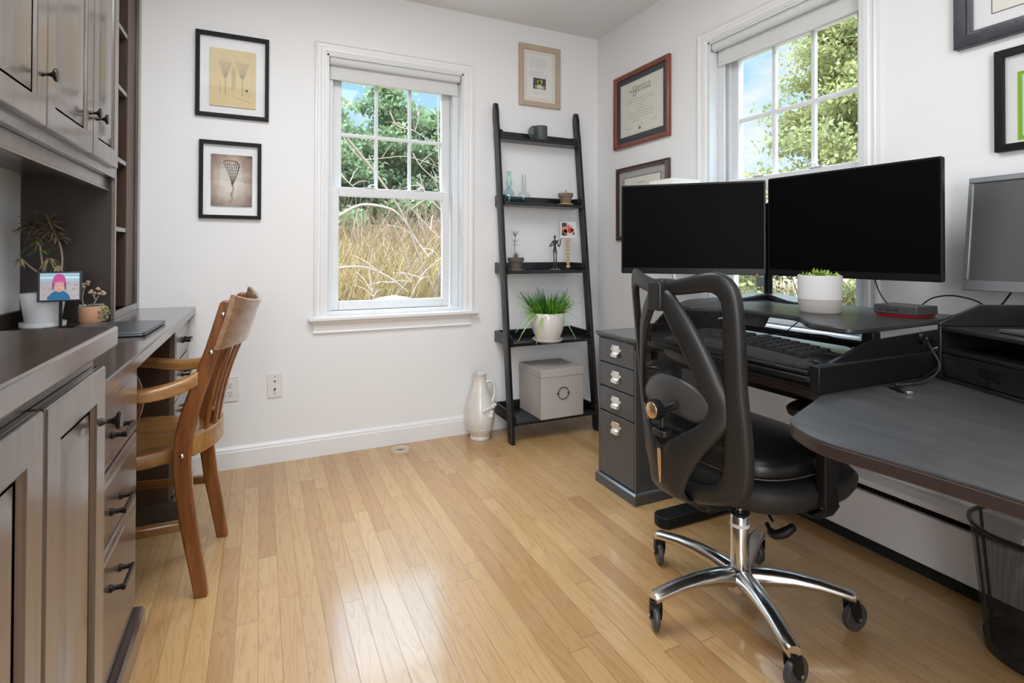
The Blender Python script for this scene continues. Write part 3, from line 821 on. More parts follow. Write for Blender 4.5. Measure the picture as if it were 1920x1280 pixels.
strokes(pp, W, Ln, 0.0074, DINK, 0.0010, 'netting')
strokes(pp, W, [[(cx+0.008, zt-0.125), (cx+0.003, zt-0.150), (cx-0.001, zt-0.172)], [(cx, zt-0.165), (cx-0.001, zt-0.220)]], 0.0074, mat('pale_handle_print', (0.44, 0.30, 0.18), 0.7), 0.0042, 'stick_handle')
strokes(pp, W, [[(cx+0.001, zt-0.18), (cx-0.010, zt-0.205)], [(cx+0.002, zt-0.185), (cx+0.015, zt-0.205)], [(cx-0.003, zt-0.155), (cx-0.006, zt-0.17), (cx+0.004, zt-0.172)]], 0.0074, DINK, 0.0010, 'cord')

# 3 beige frame over the ladder shelf
root, W = picture('beige_picture_frame', 'pale beige wooden frame with text and a small photo, above ladder shelf', 'B', 1.429, 1.719, 1.966, 2.348, 0.032, 0.020, SAND, board=mat('cream_mat', (0.76, 0.73, 0.64), 0.8), prof=[(0, 0.001), (0, 0.018), (0.005, 0.020), (0.030, 0.017), (0.032, 0.012), (0.032, 0.001)])
pp = sheet(root, W, 1.486, 1.660, 2.02, 2.295, 0.0065, PAPER, 'paper')
Ln = [[(1.500, 2.268-k*0.0075), (1.500+random.uniform(0.11, 0.135), 2.268-k*0.0075)] for k in range(9)]
Ln += [[(1.500, 2.185-k*0.0075), (1.500+random.uniform(0.09, 0.13), 2.185-k*0.0075)] for k in range(5)]
Ln += [[(1.540, 2.062), (1.610, 2.062)], [(1.525, 2.050), (1.622, 2.050)]]
strokes(pp, W, Ln, 0.0076, mat('pale_text', (0.55, 0.55, 0.54), 0.9), 0.0010, 'text_line')
ph = sheet(root, W, 1.528, 1.617, 2.078, 2.146, 0.0076, mat('dark_violet_photo', (0.08, 0.075, 0.085), 0.6), 'small_photo')
g = G()
for a, z, r in ((1.566, 2.122, 0.012), (1.580, 2.125, 0.013), (1.573, 2.110, 0.012), (1.548, 2.092, 0.010), (1.600, 2.090, 0.011)): g.cyl(W(a, 0.0086, z), W(a, 0.0096, z), r, n=14)
g.build('photo_shape', mat('photo_yellow_green', (0.42, 0.42, 0.10), 0.7), ph)
g = G().box(W(1.556, 0.0088, 2.080), W(1.592, 0.0098, 2.102)); g.build('photo_shape', PALEG, ph)

# 4 diploma in a cherry frame on the right wall (a = y, larger y is further left)
root, W = picture('diploma_frame', 'cherry red wooden frame holding a diploma on the right wall', 'R', 2.242, 2.741, 1.693, 2.139, 0.028, 0.024, CHERRY, board=GREENMAT, prof=[(0, 0.001), (0, 0.020), (0.004, 0.024), (0.020, 0.022), (0.026, 0.018), (0.028, 0.012), (0.028, 0.001)], cat='framed diploma')
pp = sheet(root, W, 2.300, 2.683, 1.760, 2.078, 0.0065, IVORY, 'diploma')
F = dict(flip=True)
textmesh(pp, 'THE', W, 2.585, 2.014, 0.0076, 0.018, INK, **F)
textmesh(pp, 'U', W, 2.548, 2.016, 0.0076, 0.050, INK, **F)
textmesh(pp, 'D', W, 2.548, 1.986, 0.0076, 0.045, INK, **F)
textmesh(pp, 'UNIVERSITY OF', W, 2.470, 2.028, 0.0076, 0.019, INK, **F)
textmesh(pp, 'DELAWARE', W, 2.470, 2.006, 0.0076, 0.026, INK, **F)
Ln = []
for k, (c_, hw) in enumerate(((2.50, 0.12), (2.50, 0.13), (2.49, 0.05), (2.49, 0.03), (2.49, 0.055), (2.50, 0.12), (2.50, 0.125), (2.50, 0.11), (2.54, 0.04))):
    z = 1.970-k*0.0165
    Ln.append([(c_-hw+0.006*i, z+0.0013*math.sin(i*2.1)) for i in range(int(2*hw/0.006))])
Ln += [[(2.63, 1.80), (2.60, 1.802), (2.575, 1.800)], [(2.40, 1.815), (2.36, 1.818), (2.34, 1.815)], [(2.52, 1.808), (2.47, 1.810)]]
strokes(pp, W, Ln, 0.0076, INK, 0.0008, 'script_line')
Ln = [[(2.308, 1.768), (2.675, 1.768), (2.675, 2.070), (2.308, 2.070), (2.308, 1.768)]]
strokes(pp, W, Ln, 0.0076, mat('border_ink', (0.35, 0.36, 0.30), 0.8), 0.0006, 'border')
g = G(); g.cyl(W(2.50, 0.0078, 1.790), W(2.50, 0.009, 1.790), 0.009, n=16); g.build('seal', INK, pp)

# 5 mahogany frame partly behind the monitor
root, W = picture('certificate_frame', 'dark mahogany frame with grey mat half hidden behind the left monitor', 'R', 2.246, 2.722, 1.132, 1.574, 0.026, 0.024, MAHOG, board=GREYMAT, prof=[(0, 0.001), (0, 0.015), (0.003, 0.017), (0.008, 0.014), (0.014, 0.024), (0.024, 0.022), (0.026, 0.016), (0.026, 0.001)], cat='framed certificate')
pp = sheet(root, W, 2.322, 2.646, 1.205, 1.505, 0.0065, IVORY, 'certificate')
strokes(pp, W, [[(2.319, 1.202), (2.649, 1.202), (2.649, 1.508), (2.319, 1.508), (2.319, 1.202)]], 0.0066, DINK, 0.0018, 'border')
Ln = []
for k in range(9):
    hw = (0.04, 0.10, 0.09, 0.06, 0.11, 0.10, 0.11, 0.08, 0.05)[k]; z = 1.47-k*0.026
    Ln.append([(2.49-hw+0.006*i, z+0.0018*math.sin(i*1.7)) for i in range(int(2*hw/0.006))])
strokes(pp, W, Ln, 0.0076, DINK, 0.0010, 'script_line')

# 6, 7 frames at the right edge
root, W = picture('slate_picture_frame', 'wide slate grey frame with white mat at the top right corner', 'R', 0.40, 0.930, 1.700, 2.14, 0.046, 0.030, SLATE, board=MATW, prof=[(0, 0.001), (0, 0.024), (0.003, 0.026), (0.034, 0.030), (0.036, 0.022), (0.042, 0.022), (0.046, 0.016), (0.046, 0.001)])
pp = sheet(root, W, 0.49, 0.836, 1.785, 2.05, 0.0065, IVORY, 'print')
strokes(pp, W, [[(0.488, 1.783), (0.838, 1.783), (0.838, 2.052), (0.488, 2.052), (0.488, 1.783)]], 0.0066, INK, 0.0018, 'border')
root, W = picture('green_picture_frame', 'black frame with a lime green bordered print at the right edge', 'R', 0.50, 0.828, 1.358, 1.660, 0.021, 0.022, FBLACK, board=MATW)
pp = sheet(root, W, 0.555, 0.778, 1.388, 1.588, 0.0065, LIME, 'lime_border')
p2 = sheet(pp, W, 0.568, 0.767, 1.399, 1.577, 0.0076, PALEG, 'print')
g = G()
for a, z, r in ((0.748, 1.48, 0.012), (0.750, 1.555, 0.006), (0.66, 1.5, 0.04), (0.62, 1.46, 0.02)): g.cyl(W(a, 0.0087, z), W(a, 0.0095, z), r, n=14)
g.build('print_shape', mat('muted_brown_print', (0.42, 0.40, 0.26), 0.8), pp)

# ================================================================== LADDER SHELF AND WHAT STANDS ON IT
root = thing('ladder_shelf', 'black leaning ladder shelf with five shelves by the back wall corner', 'shelf', (1.53, 2.80, 0))
def rail_y(z): return 2.668 + (2.905-2.668)*z/1.94
for x0 in (1.247, 1.806):
    g = G(); rings = []
    for z, w2, dy in ((0, 0.0, 0), (0.04, 0, 0), (1.78, 0, 0), (1.84, 0.0, 0.004), (1.90, 0, 0.002), (1.935, -0.008, 0.0), (1.945, -0.018, 0)):
        y = rail_y(z) + dy; h = 0.026 + w2
        rings.append([(x0, y-h, z), (x0+0.024, y-h, z), (x0+0.024, y+h, z), (x0, y+h, z)])
    g.loft(rings); g.build('side_rail', BLACKWOOD, root, bevel=0.005, seg=3)
levels = [(1.742, 0.0), (1.352, 0.0), (0.952, 0.0), (0.545, 0.0), (0.118, 0.0)]
def shelf_front(z): return rail_y(z) - 0.030 - 0.004
for z, _ in levels:
    yf = shelf_front(z); yb_ = 2.936; xa, xb = 1.271, 1.806
    g = G().box((xa, yf, z-0.018), (xb, yb_, z))
    sh = g.build('shelf_board', BLACKWOOD, root, bevel=0.003)
    g = G().box((xa, yb_-0.014, z), (xb, yb_, z+0.045)); g.build('back_lip', BLACKWOOD, sh, bevel=0.002)
    for x in (xa-0.0005, xb-0.0115):
        g = G(); pr = round_poly([(yf-0.002, z-0.020), (yf-0.002, z+0.040), (yb_, z+0.045), (yb_, z-0.020)], [0.006, 0.024, 0.004, 0.004], 5)
        g.prism([(x, a, b) for a, b in pr], (0.012, 0, 0)); g.build('end_cheek', BLACKWOOD, sh, bevel=0.001)
    for x in (xa+0.013, xb-0.013):
        g = G(); g.cyl((x-0.0012, yf+0.035, z+0.022), (x+0.0012, yf+0.035, z+0.022), 0.004, n=12); g.build('bolt', STEEL, sh)

# mug with ringed handle
c = (1.552, 2.885, 1.742)
root = thing('mug', 'grey green mug with a ringed spiral handle on the top shelf', 'mug', c)
g = G(); g.lathe([(0.0001, 0), (0.040, 0), (0.0425, 0.003), (0.043, 0.085), (0.0425, 0.088), (0.040, 0.088), (0.039, 0.006), (0.0001, 0.005)], c, 32); g.build('body', GREYG, root)
g = G()
for r in (0.040, 0.026, 0.012):
    g.tube([(c[0]-0.041-r*math.sin(a), c[1]-0.004, c[2]+0.044+r*math.cos(a)) for a in [R(k*12) for k in range(0, 16)]], 0.0052, 8)
g.build('handle', GREYG, root)

# two glass bottles
c = (1.331, 2.865, 1.352)
root = thing('glass_bottle', 'aqua twisted neck glass bottle on the second shelf', 'bottle', c)
g = G(); g.lathe([(0.0001, 0.003), (0.030, 0.002), (0.036, 0.010), (0.038, 0.030), (0.030, 0.058), (0.016, 0.078), (0.011, 0.095), (0.019, 0.112), (0.020, 0.122), (0.012, 0.138), (0.0105, 0.16), (0.012, 0.188), (0.0105, 0.188), (0.009, 0.16)], c, 28); g.build('body', AQUA, root)
g = G()
for ph in (0, math.pi):
    g.tube([(c[0]+(0.036-0.018*k/20)*math.cos(ph+k*0.26), c[1]+(0.036-0.018*k/20)*math.sin(ph+k*0.26), c[2]+0.018+k*0.0042) for k in range(21)], 0.0028, 6)
g.build('twisted_band', AQUA, root)
g = G(); g.lathe([(0.0001, 0.003), (0.033, 0.004), (0.0355, 0.022), (0.0001, 0.022)], c, 24); g.build('tinted_base', glass_mat('deep_teal_glass', (0.50, 0.74, 0.76), 1.0), root)
c = (1.428, 2.865, 1.352)
root = thing('glass_flask', 'clear round bellied glass flask with a tall neck on second shelf', 'bottle', c)
g = G(); g.lathe([(0.0001, 0.002), (0.022, 0.002), (0.036, 0.012), (0.042, 0.030), (0.038, 0.050), (0.024, 0.066), (0.0135, 0.074), (0.0125, 0.12), (0.0135, 0.165), (0.0145, 0.172), (0.012, 0.172), (0.011, 0.12), (0.012, 0.076)], c, 32); g.build('body', CLEARG, root)
g = G(); g.lathe([(0.0001, 0.003), (0.021, 0.003), (0.034, 0.012), (0.039, 0.024), (0.0001, 0.024)], c, 28); g.build('tinted_base', glass_mat('grey_teal_glass', (0.60, 0.76, 0.78), 1.0), root)
# small clay pot
def clay_pot(name, label, cat, c, r, h, m, saucer=None):
    root = thing(name, label, cat, c)
    z = 0
    if saucer:
        g = G(); g.lathe([(0.0001, 0.0), (r*0.95, 0), (r*1.02, 0.005), (r*1.0, 0.008), (r*0.85, 0.007), (0.0001, 0.007)], c, 28); g.build('saucer', saucer, root); z = 0.0075
    g = G(); k = h-z
    g.lathe([(0.0001, z), (r*0.66, z), (r*0.86, z+k*0.66), (r*1.0, z+k*0.67), (r*1.02, z+k), (r*0.9, z+k), (r*0.86, z+k*0.86), (0.0001, z+k*0.85)], c, 32); g.build('pot', m, root)
    g = G(); g.lathe([(0.0001, z+k*0.855), (r*0.85, z+k*0.86), (r*0.6, z+k*0.92), (0.0001, z+k*0.94)], c, 20); g.build('soil', SOIL, root)
    return root
c = (1.712, 2.85, 1.352)
root = clay_pot('clay_pot', 'small brown aged clay pot with a tiny seedling on second shelf', 'plant pot', c, 0.046, 0.072, CLAYD, BEADW)
g = G(); g.tube([(c[0], c[1], c[2]+0.062), (c[0]+0.002, c[1], c[2]+0.088)], 0.0022, 6)
for k in range(6):
    a = k*1.05; g.leaf((c[0]+0.002, c[1], c[2]+0.086), (math.cos(a), math.sin(a), 0.5), (0, 0, 1), 0.013, 0.007)
g.build('seedling', LEAFG, root)
# little pine like plant
c = (1.345, 2.80, 0.952)
root = clay_pot('potted_seedling', 'wispy needle leaved plant in a grey brown clay pot, third shelf', 'potted plant', c, 0.047, 0.075, CLAYG, CLAYD)
g = G(); st = smooth_path([(c[0], c[1], c[2]+0.065), (c[0]-0.006, c[1], c[2]+0.11), (c[0]-0.008, c[1], c[2]+0.16), (c[0]-0.002, c[1], c[2]+0.20)], 4); g.tube(st, 0.0022, 6)
g.build('stem', STEM, root)
g = G(); rnd = random.Random(3)
for bz, n, L, up in ((0.195, 16, 0.062, 1.3), (0.165, 8, 0.05, 0.5), (0.145, 8, 0.062, 0.35)):
    for k in range(n):
        a = rnd.uniform(0, 6.28); g.leaf((c[0]-0.005, c[1], c[2]+bz), (math.cos(a), math.sin(a), up*rnd.uniform(0.6, 1.6)), (0, 0, 1), L*rnd.uniform(0.7, 1.1), 0.0024, 0.15)
g.build('needles', LEAFO, root)
g = G()
for k in range(46):
    a = rnd.uniform(0, 6.28); z0_ = rnd.uniform(0.066, 0.09); g.leaf((c[0]+rnd.uniform(-.012, .012), c[1]+rnd.uniform(-.012, .012), c[2]+z0_), (math.cos(a), math.sin(a), rnd.uniform(0.35, 1.1)), (0, 0, 1), rnd.uniform(0.03, 0.066), 0.004, 0.35)
g.build('low_leaves', mat('pale_green_leaf', (0.28, 0.38, 0.16), 0.5), root)
# violin player figurine
c = (1.607, 2.80, 0.952)
root = thing('figurine', 'slender dark bronze musician figurine playing a violin', 'figurine', c)
g = G(); g.prism([(c[0]+x, c[1]+y, c[2]) for x, y in rrect(-0.030, 0.030, -0.018, 0.018, 0.006)], (0, 0, 0.007)); g.build('base', CLAYD, root, bevel=0.002)
g = G(); P = lambda x, z, y=0: (c[0]+x, c[1]+y, c[2]+z)
for s, fx in ((-1, -0.010), (1, 0.014)):
    g.tube(smooth_path([P(fx, 0.006), P(fx*0.7, 0.03), P(s*0.008, 0.075, -0.003), P(s*0.008, 0.118)], 4), [0.007, 0.0045, 0.0035, 0.0032, 0.0032, 0.0035, 0.004, 0.0035, 0.0033, 0.0035, 0.004, 0.005, 0.006], 8)
g.tube([P(0, 0.112), P(0, 0.125), P(0, 0.145), P(-0.002, 0.165), P(-0.001, 0.178), P(-0.001, 0.182)], [0.009, 0.010, 0.006, 0.013, 0.010, 0.004], 10)
g.tube([P(-0.001, 0.178), P(-0.001, 0.190)], 0.0035, 8); g.sphere(P(-0.001, 0.199), (0.0065, 0.007, 0.011), 8)
g.tube(smooth_path([P(-0.013, 0.174), P(-0.024, 0.160), P(-0.036, 0.142), P(-0.020, 0.150, -0.012), P(-0.004, 0.156, -0.016)], 3), 0.0032, 8)
g.tube(smooth_path([P(0.012, 0.174), P(0.020, 0.158), P(0.027, 0.140), P(0.031, 0.160, -0.01), P(0.030, 0.180, -0.014)], 3), 0.0032, 8)
g.build('figure', BRONZE, root)
g = G(); g.prism([P(x, z, -0.016) for x, z in ((0.002, 0.166), (0.014, 0.170), (0.016, 0.180), (0.005, 0.178))], (0, 0.004, 0)); g.tube([P(0.014, 0.176, -0.014), P(0.045, 0.192, -0.014)], 0.0018, 6); g.build('violin', BRONZE, root, bevel=0.001)
# bead photo stand with flower card
c = (1.700, 2.80, 0.952)
root = thing('bead_card_holder', 'stacked wooden bead stand on a glass foot, third shelf', 'card holder', c)
g = G(); g.lathe([(0.0001, 0), (0.028, 0), (0.029, 0.004), (0.027, 0.008), (0.0001, 0.008)], c, 28); g.build('base', glass_mat('greenish_foot_glass', (0.5, 0.58, 0.45), 1.5), root)
for k in range(9):
    rr = 0.0125 if k == 0 else 0.0105
    g = G(); g.sphere((c[0], c[1], c[2]+0.0205+(0 if k == 0 else 0.0225+(k-1)*0.0200)), rr, 10); g.build('bead', BEADW, root)
g = G(); g.cyl((c[0], c[1], c[2]+0.190), (c[0], c[1], c[2]+0.212), 0.004, n=10); g.build('clip', BRASS, root)
cc = (c[0]-0.003, c[1], 1.152)
g = G().box((cc[0]-0.055, c[1]-0.008, cc[2]-0.005), (cc[0]+0.052, c[1]-0.0068, cc[2]+0.092))
root = thing('flower_card', 'small white bordered card with a pink and red flower picture', 'card', cc)
g.build('card', PAPER, root, smooth=0)
def disc(pts, col, nm, d=0.0):
    g = G()
    for x, z, r in pts: g.cyl((cc[0]+x, c[1]-0.0095-d, cc[2]+z), (cc[0]+x, c[1]-0.0078, cc[2]+z), r, n=14)
    g.build(nm, mat(nm+'_print', col, 0.7), root)
g = G().box((cc[0]-0.047, c[1]-0.0086, cc[2]+0.008), (cc[0]-0.012, c[1]-0.0078, cc[2]+0.086)); g.build('dark_background', mat('dark_print', (0.06, 0.05, 0.05), 0.7), root)
g = G().box((cc[0]-0.012, c[1]-0.0086, cc[2]+0.008), (cc[0]+0.045, c[1]-0.0078, cc[2]+0.086)); g.build('pale_background', mat('pale_print', (0.70, 0.70, 0.64), 0.7), root)
disc([(-0.034, 0.055, 0.008), (-0.040, 0.046, 0.005)], (0.75, 0.42, 0.12), 'orange_petal', 0.0002)
disc([(-0.014, 0.044, 0.022), (-0.024, 0.034, 0.013)], (0.80, 0.27, 0.16), 'coral_petal', 0.0004)
disc([(0.012, 0.042, 0.018), (0.028, 0.042, 0.010)], (0.55, 0.06, 0.06), 'red_petal', 0.0006)
disc([(0.002, 0.068, 0.011), (-0.008, 0.062, 0.008), (0.018, 0.064, 0.007)], (0.78, 0.36, 0.42), 'pink_petal', 0.0008)
disc([(-0.018, 0.016, 0.007), (0.036, 0.022, 0.008)], (0.16, 0.20, 0.08), 'green_leaf', 0.0003)

# big leafy plant in white pot
c = (1.502, 2.70, 0.545)
root = thing('potted_grass_plant', 'bright green spiky leaved plant in a white glazed pot, fourth shelf', 'potted plant', c)
g = G(); g.lathe([(0.0001, 0), (0.072, 0), (0.088, 0.012), (0.089, 0.018), (0.080, 0.016), (0.074, 0.010), (0.0001, 0.009)], c, 40); g.build('saucer', CERAM, root)
g = G(); g.lathe([(0.0001, 0.0105), (0.060, 0.0105), (0.070, 0.022), (0.086, 0.060), (0.096, 0.100), (0.099, 0.130), (0.097, 0.158), (0.092, 0.166), (0.089, 0.163), (0.087, 0.150), (0.0001, 0.148)], c, 48); g.build('pot', CERAM, root)
g = G(); g.lathe([(0.0001, 0.149), (0.086, 0.150), (0.05, 0.158), (0.0001, 0.16)], c, 24); g.build('soil', SOIL, root)
rnd = random.Random(11)
for nm, m, n, up, L in (('bright_leaves', LEAFB, 230, (0.35, 2.4), (0.07, 0.15)), ('dark_leaves', LEAFD, 80, (0.6, 3.0), (0.09, 0.185)), ('yellow_leaves', LEAFY, 80, (0.0, 1.2), (0.05, 0.11))):
    g = G()
    for k in range(n):
        a = rnd.uniform(0, 6.283); rr = 0.070*math.sqrt(rnd.random())
        px_, py_ = c[0]+rr*math.cos(a), c[1]+rr*math.sin(a)
        a2 = a + rnd.uniform(-0.7, 0.7)
        u = rnd.uniform(*up); LL = rnd.uniform(*L)
        dv = Vector((math.cos(a2), math.sin(a2)*0.75, u))
        if py_ + dv.normalized().y*LL > 2.90: dv.y *= 0.2
        g.leaf((px_, py_, c[2]+0.150), dv, (0, 0, 1), LL, rnd.uniform(0.006, 0.011), rnd.uniform(-0.1, 0.3 if u > 0.5 else 0.6), 0.25, 5)
    g.build(nm, m, root)
g = G()
for a, L, u, bd in ((3.3, 0.155, 0.15, 0.05), (3.15, 0.17, 0.45, 0.05), (3.5, 0.21, 0.1, 0.75), (3.35, 0.20, 0.25, 0.7), (-0.4, 0.15, 0.4, 0.6), (-0.1, 0.15, 0.7, 0.1), (3.9, 0.17, 0.0, 0.9), (5.2, 0.15, 0.1, 1.0)):
    g.leaf((c[0]+0.04*math.cos(a), c[1]+0.04*math.sin(a), c[2]+0.160), (math.cos(a), math.sin(a), u), (0, 0, 1), L, 0.015, bd, 0.3, 6)
g.build('broad_leaves', mat('pale_green_blade', (0.30, 0.52, 0.16), 0.4), root)

# storage box on the lowest shelf
root = thing('storage_box', 'square taupe fabric box with lid and ring pull on the lowest shelf', 'box', (1.56, 2.76, 0.118))
x0, x1, y0, y1 = 1.420, 1.705, 2.628, 2.905
g = G().box((x0+0.003, y0+0.003, 0.1185), (x1-0.003, y1-0.003, 0.37)); g.build('body', BOXF, root, bevel=0.003)
g = G().box((x0, y0, 0.352), (x1, y1, 0.396)); g.build('lid', BOXF, root, bevel=0.003)
g = G(); cx, cz = 1.565, 0.258
g.tube([(cx+0.034*math.cos(R(k*12)), y0-0.0015, cz+0.034*math.sin(R(k*12))) for k in range(30)], 0.0023, 8, closed=True)
for s in (-1, 1): g.box((cx+s*0.035-0.006, y0-0.003, cz-0.004), (cx+s*0.035+0.006, y0+0.002, cz+0.004))
g.build('ring_pull', BRONZE, root)

# white ceramic jug on the floor
c = (1.137, 2.835, 0)
root = thing('ceramic_jug', 'white ceramic jug with loop handle standing on the floor by the shelf', 'jug', c)
g = G(); g.lathe([(0.0001, 0.001), (0.056, 0.001), (0.058, 0.010), (0.054, 0.022), (0.062, 0.035), (0.078, 0.075), (0.086, 0.120), (0.083, 0.165), (0.070, 0.215), (0.052, 0.262), (0.041, 0.298), (0.036, 0.325), (0.034, 0.350), (0.040, 0.362), (0.042, 0.367), (0.037, 0.368), (0.030, 0.350), (0.030, 0.30), (0.0001, 0.28)], c, 48); g.build('body', CERAM, root)
g = G(); g.tube(smooth_path([(c[0]+0.030, c[1]-0.012, 0.318), (c[0]+0.060, c[1]-0.020, 0.322), (c[0]+0.078, c[1]-0.026, 0.290), (c[0]+0.076, c[1]-0.030, 0.245), (c[0]+0.060, c[1]-0.034, 0.205), (c[0]+0.064, c[1]-0.036, 0.190)], 6), 0.0095, 12); g.build('handle', CERAM, root)
g = G()
for dx, dy, dz, r in ((0.010, -0.082, 0.182, 0.013), (-0.008, -0.083, 0.176, 0.013), (0.028, -0.080, 0.186, 0.010), (0.052, -0.068, 0.190, 0.013), (0.072, -0.048, 0.192, 0.012), (0.040, -0.078, 0.160, 0.012), (0.034, -0.081, 0.140, 0.013)):
    g.sphere((c[0]+dx, c[1]+dy, dz), (r, r*0.8, r), 8)
g.build('raised_ornament', CERAM, root)
g = G()
for z, r in ((0.058, 0.0725), (0.064, 0.075)):
    g.tube([(c[0]+r*math.cos(R(k*9)), c[1]+r*math.sin(R(k*9)), z) for k in range(40)], 0.0018, 6, closed=True)
g.build('incised_band', CERAM, root)

# ================================================================== FILE CABINET
root = thing('filing_cabinet', 'slim dark grey drawer cabinet with nickel label pulls on the floor', 'filing cabinet', (1.68, 1.935, 0))
x0, x1, y0, y1 = 1.424, 1.935, 1.800, 2.072
g = G().box((x0+0.012, y0, 0.045), (x1, y1, 0.675)); g.box((x0, y0, 0.045), (x0+0.012, y0+0.012, 0.675)); g.box((x0, y1-0.012, 0.045), (x0+0.012, y1, 0.675)); g.build('body', GREYCAB, root, bevel=0.001)
g = G().box((x0-0.012, y0-0.010, 0.0), (x1+0.004, y1+0.010, 0.040)); g.loft([[(x0-0.012, y0-0.010, 0.040), (x1+0.004, y0-0.010, 0.040), (x1+0.004, y1+0.010, 0.040), (x0-0.012, y1+0.010, 0.040)], [(x0-0.003, y0-0.002, 0.048), (x1+0.004, y0-0.002, 0.048), (x1+0.004, y1+0.002, 0.048), (x0-0.003, y1+0.002, 0.048)]]); g.build('plinth', GREYCAB, root, bevel=0.001)
g = G().box((x0-0.012, y0-0.012, 0.680), (x1+0.006, y1+0.012, 0.695)); g.box((x0-0.006, y0-0.006, 0.672), (x1, y1+0.006, 0.680)); g.build('top', GREYCAB, root, bevel=0.003)
for (z0, z1), hz in zip(((0.562, 0.668), (0.453, 0.556), (0.341, 0.447), (0.053, 0.335)), (0.622, 0.508, 0.396, 0.284)):
    g = G().box((x0-0.001, y0+0.0135, z0), (x0+0.02, y1-0.0135, z1)); d = g.build('drawer', GREYCAB, root, bevel=0.002)
    g = G(); ym = 1.937; x = x0-0.001
    g.box((x-0.002, ym-0.026, hz-0.006), (x, ym+0.026, hz+0.024)); g.box((x-0.003, ym-0.026, hz+0.019), (x, ym+0.026, hz+0.024)); g.box((x-0.004, ym-0.026, hz-0.006), (x, ym-0.019, hz+0.024)); g.box((x-0.004, ym+0.019, hz-0.006), (x, ym+0.026, hz+0.024))
    for s in (-1, 1): g.cyl((x-0.003, ym+s*0.030, hz+0.006), (x, ym+s*0.030, hz+0.006), 0.0065, n=14)
    g.loft([[(x, ym-0.026, hz-0.006), (x, ym+0.026, hz-0.006), (x, ym+0.026, hz-0.026), (x, ym-0.026, hz-0.026)], [(x-0.013, ym-0.022, hz-0.010), (x-0.013, ym+0.022, hz-0.010), (x-0.015, ym+0.022, hz-0.026), (x-0.015, ym-0.022, hz-0.026)]])
    lp = g.build('label_pull', NICKEL, d, bevel=0.001)
# table lamp on it (only its shade top shows over the monitor, its foot through the chair mesh)
c = (1.800, 1.99, 0.695)
root = thing('table_lamp', 'lamp with a square white shade rising behind the left monitor', 'lamp', c)
g = G(); g.lathe([(0.0001, 0), (0.068, 0), (0.070, 0.008), (0.066, 0.014), (0.016, 0.018), (0.010, 0.025), (0.010, 0.46), (0.0001, 0.46)], c, 32); g.build('stand', STEEL, root)
def sq(h, z, r=0.006): return [(c[0]+x, c[1]+y, c[2]+z) for x, y in rrect(-h, h, -h, h, r, 3)]
g = G(); g.loft([sq(0.100, 0.44), sq(0.082, 0.708), sq(0.079, 0.708), sq(0.097, 0.44)], cap=False); g.build('lamp_shade', SHADE, root, smooth=30)
g = G()
for a in (0, 1): g.box((c[0]-(0.080 if a else 0.002), c[1]-(0.002 if a else 0.080), c[2]+0.695), (c[0]+(0.080 if a else 0.002), c[1]+(0.002 if a else 0.080), c[2]+0.699))
g.cyl((c[0], c[1], c[2]+0.45), (c[0], c[1], c[2]+0.697), 0.004, n=8); g.build('spider', STEEL, root)

# ================================================================== STANDING DESK
TZ = 0.740
root = thing('standing_desk', 'black corner desk with rounded dark edge along the right wall', 'desk', (1.5, 0.7, 0))
poly = [(0.893, 0.10), (0.890, -0.55), (1.940, -0.55), (1.940, 1.58), (1.36, 1.575), (1.175, 1.33), (1.170, 0.86), (1.138, 0.782), (0.893, 0.686), (0.850, 0.598), (0.872, 0.44)]
rd = [0, 0.02, 0, 0, 0.08, 0.12, 0.05, 0.02, 0.035, 0.035, 0.05]
pp_ = round_poly(poly, rd, 7)
g = G(); g.prism([(x, y, TZ-0.003) for x, y in pp_], (0, 0, 0.003)); g.build('top_surface', DESKTOP, root, smooth=20)
g = G(); g.prism([(x, y, TZ-0.026) for x, y in pp_], (0, 0, 0.0228)); g.build('edge_band', DESKEDGE, root, bevel=0.003, smooth=20)
g = G().box((1.25, 0.0, TZ-0.062), (1.30, 1.5, TZ-0.027)); g.box((1.62, 0.0, TZ-0.062), (1.67, 1.5, TZ-0.027)); g.box((1.25, 1.46, TZ-0.062), (1.67, 1.5, TZ-0.027)); g.box((1.25, 0.0, TZ-0.062), (1.67, 0.05, TZ-0.027)); g.build('frame', BLACKPL, root, bevel=0.002)
for y in (-0.30, 1.625):
    yy = min(y, 1.50)
    g = G(); g.box((1.68, y-0.035, 0.040), (1.75, y+0.035, 0.62)); g.box((1.69, y-0.027, 0.60), (1.74, y+0.027, TZ-0.062)); g.box((1.30, min(y, yy)-0.03, TZ-0.062), (1.76, max(y, yy)+0.03, TZ-0.027)); g.build('leg', BLACKPL, root, bevel=0.004)
    g = G(); g.prism([(x, q, 0.004) for x, q in rrect(1.388, 1.93, y-0.040, y+0.040, 0.034, 6)], (0, 0, 0.040)); g.build('foot', BLACKPL, root, bevel=0.006, seg=3)

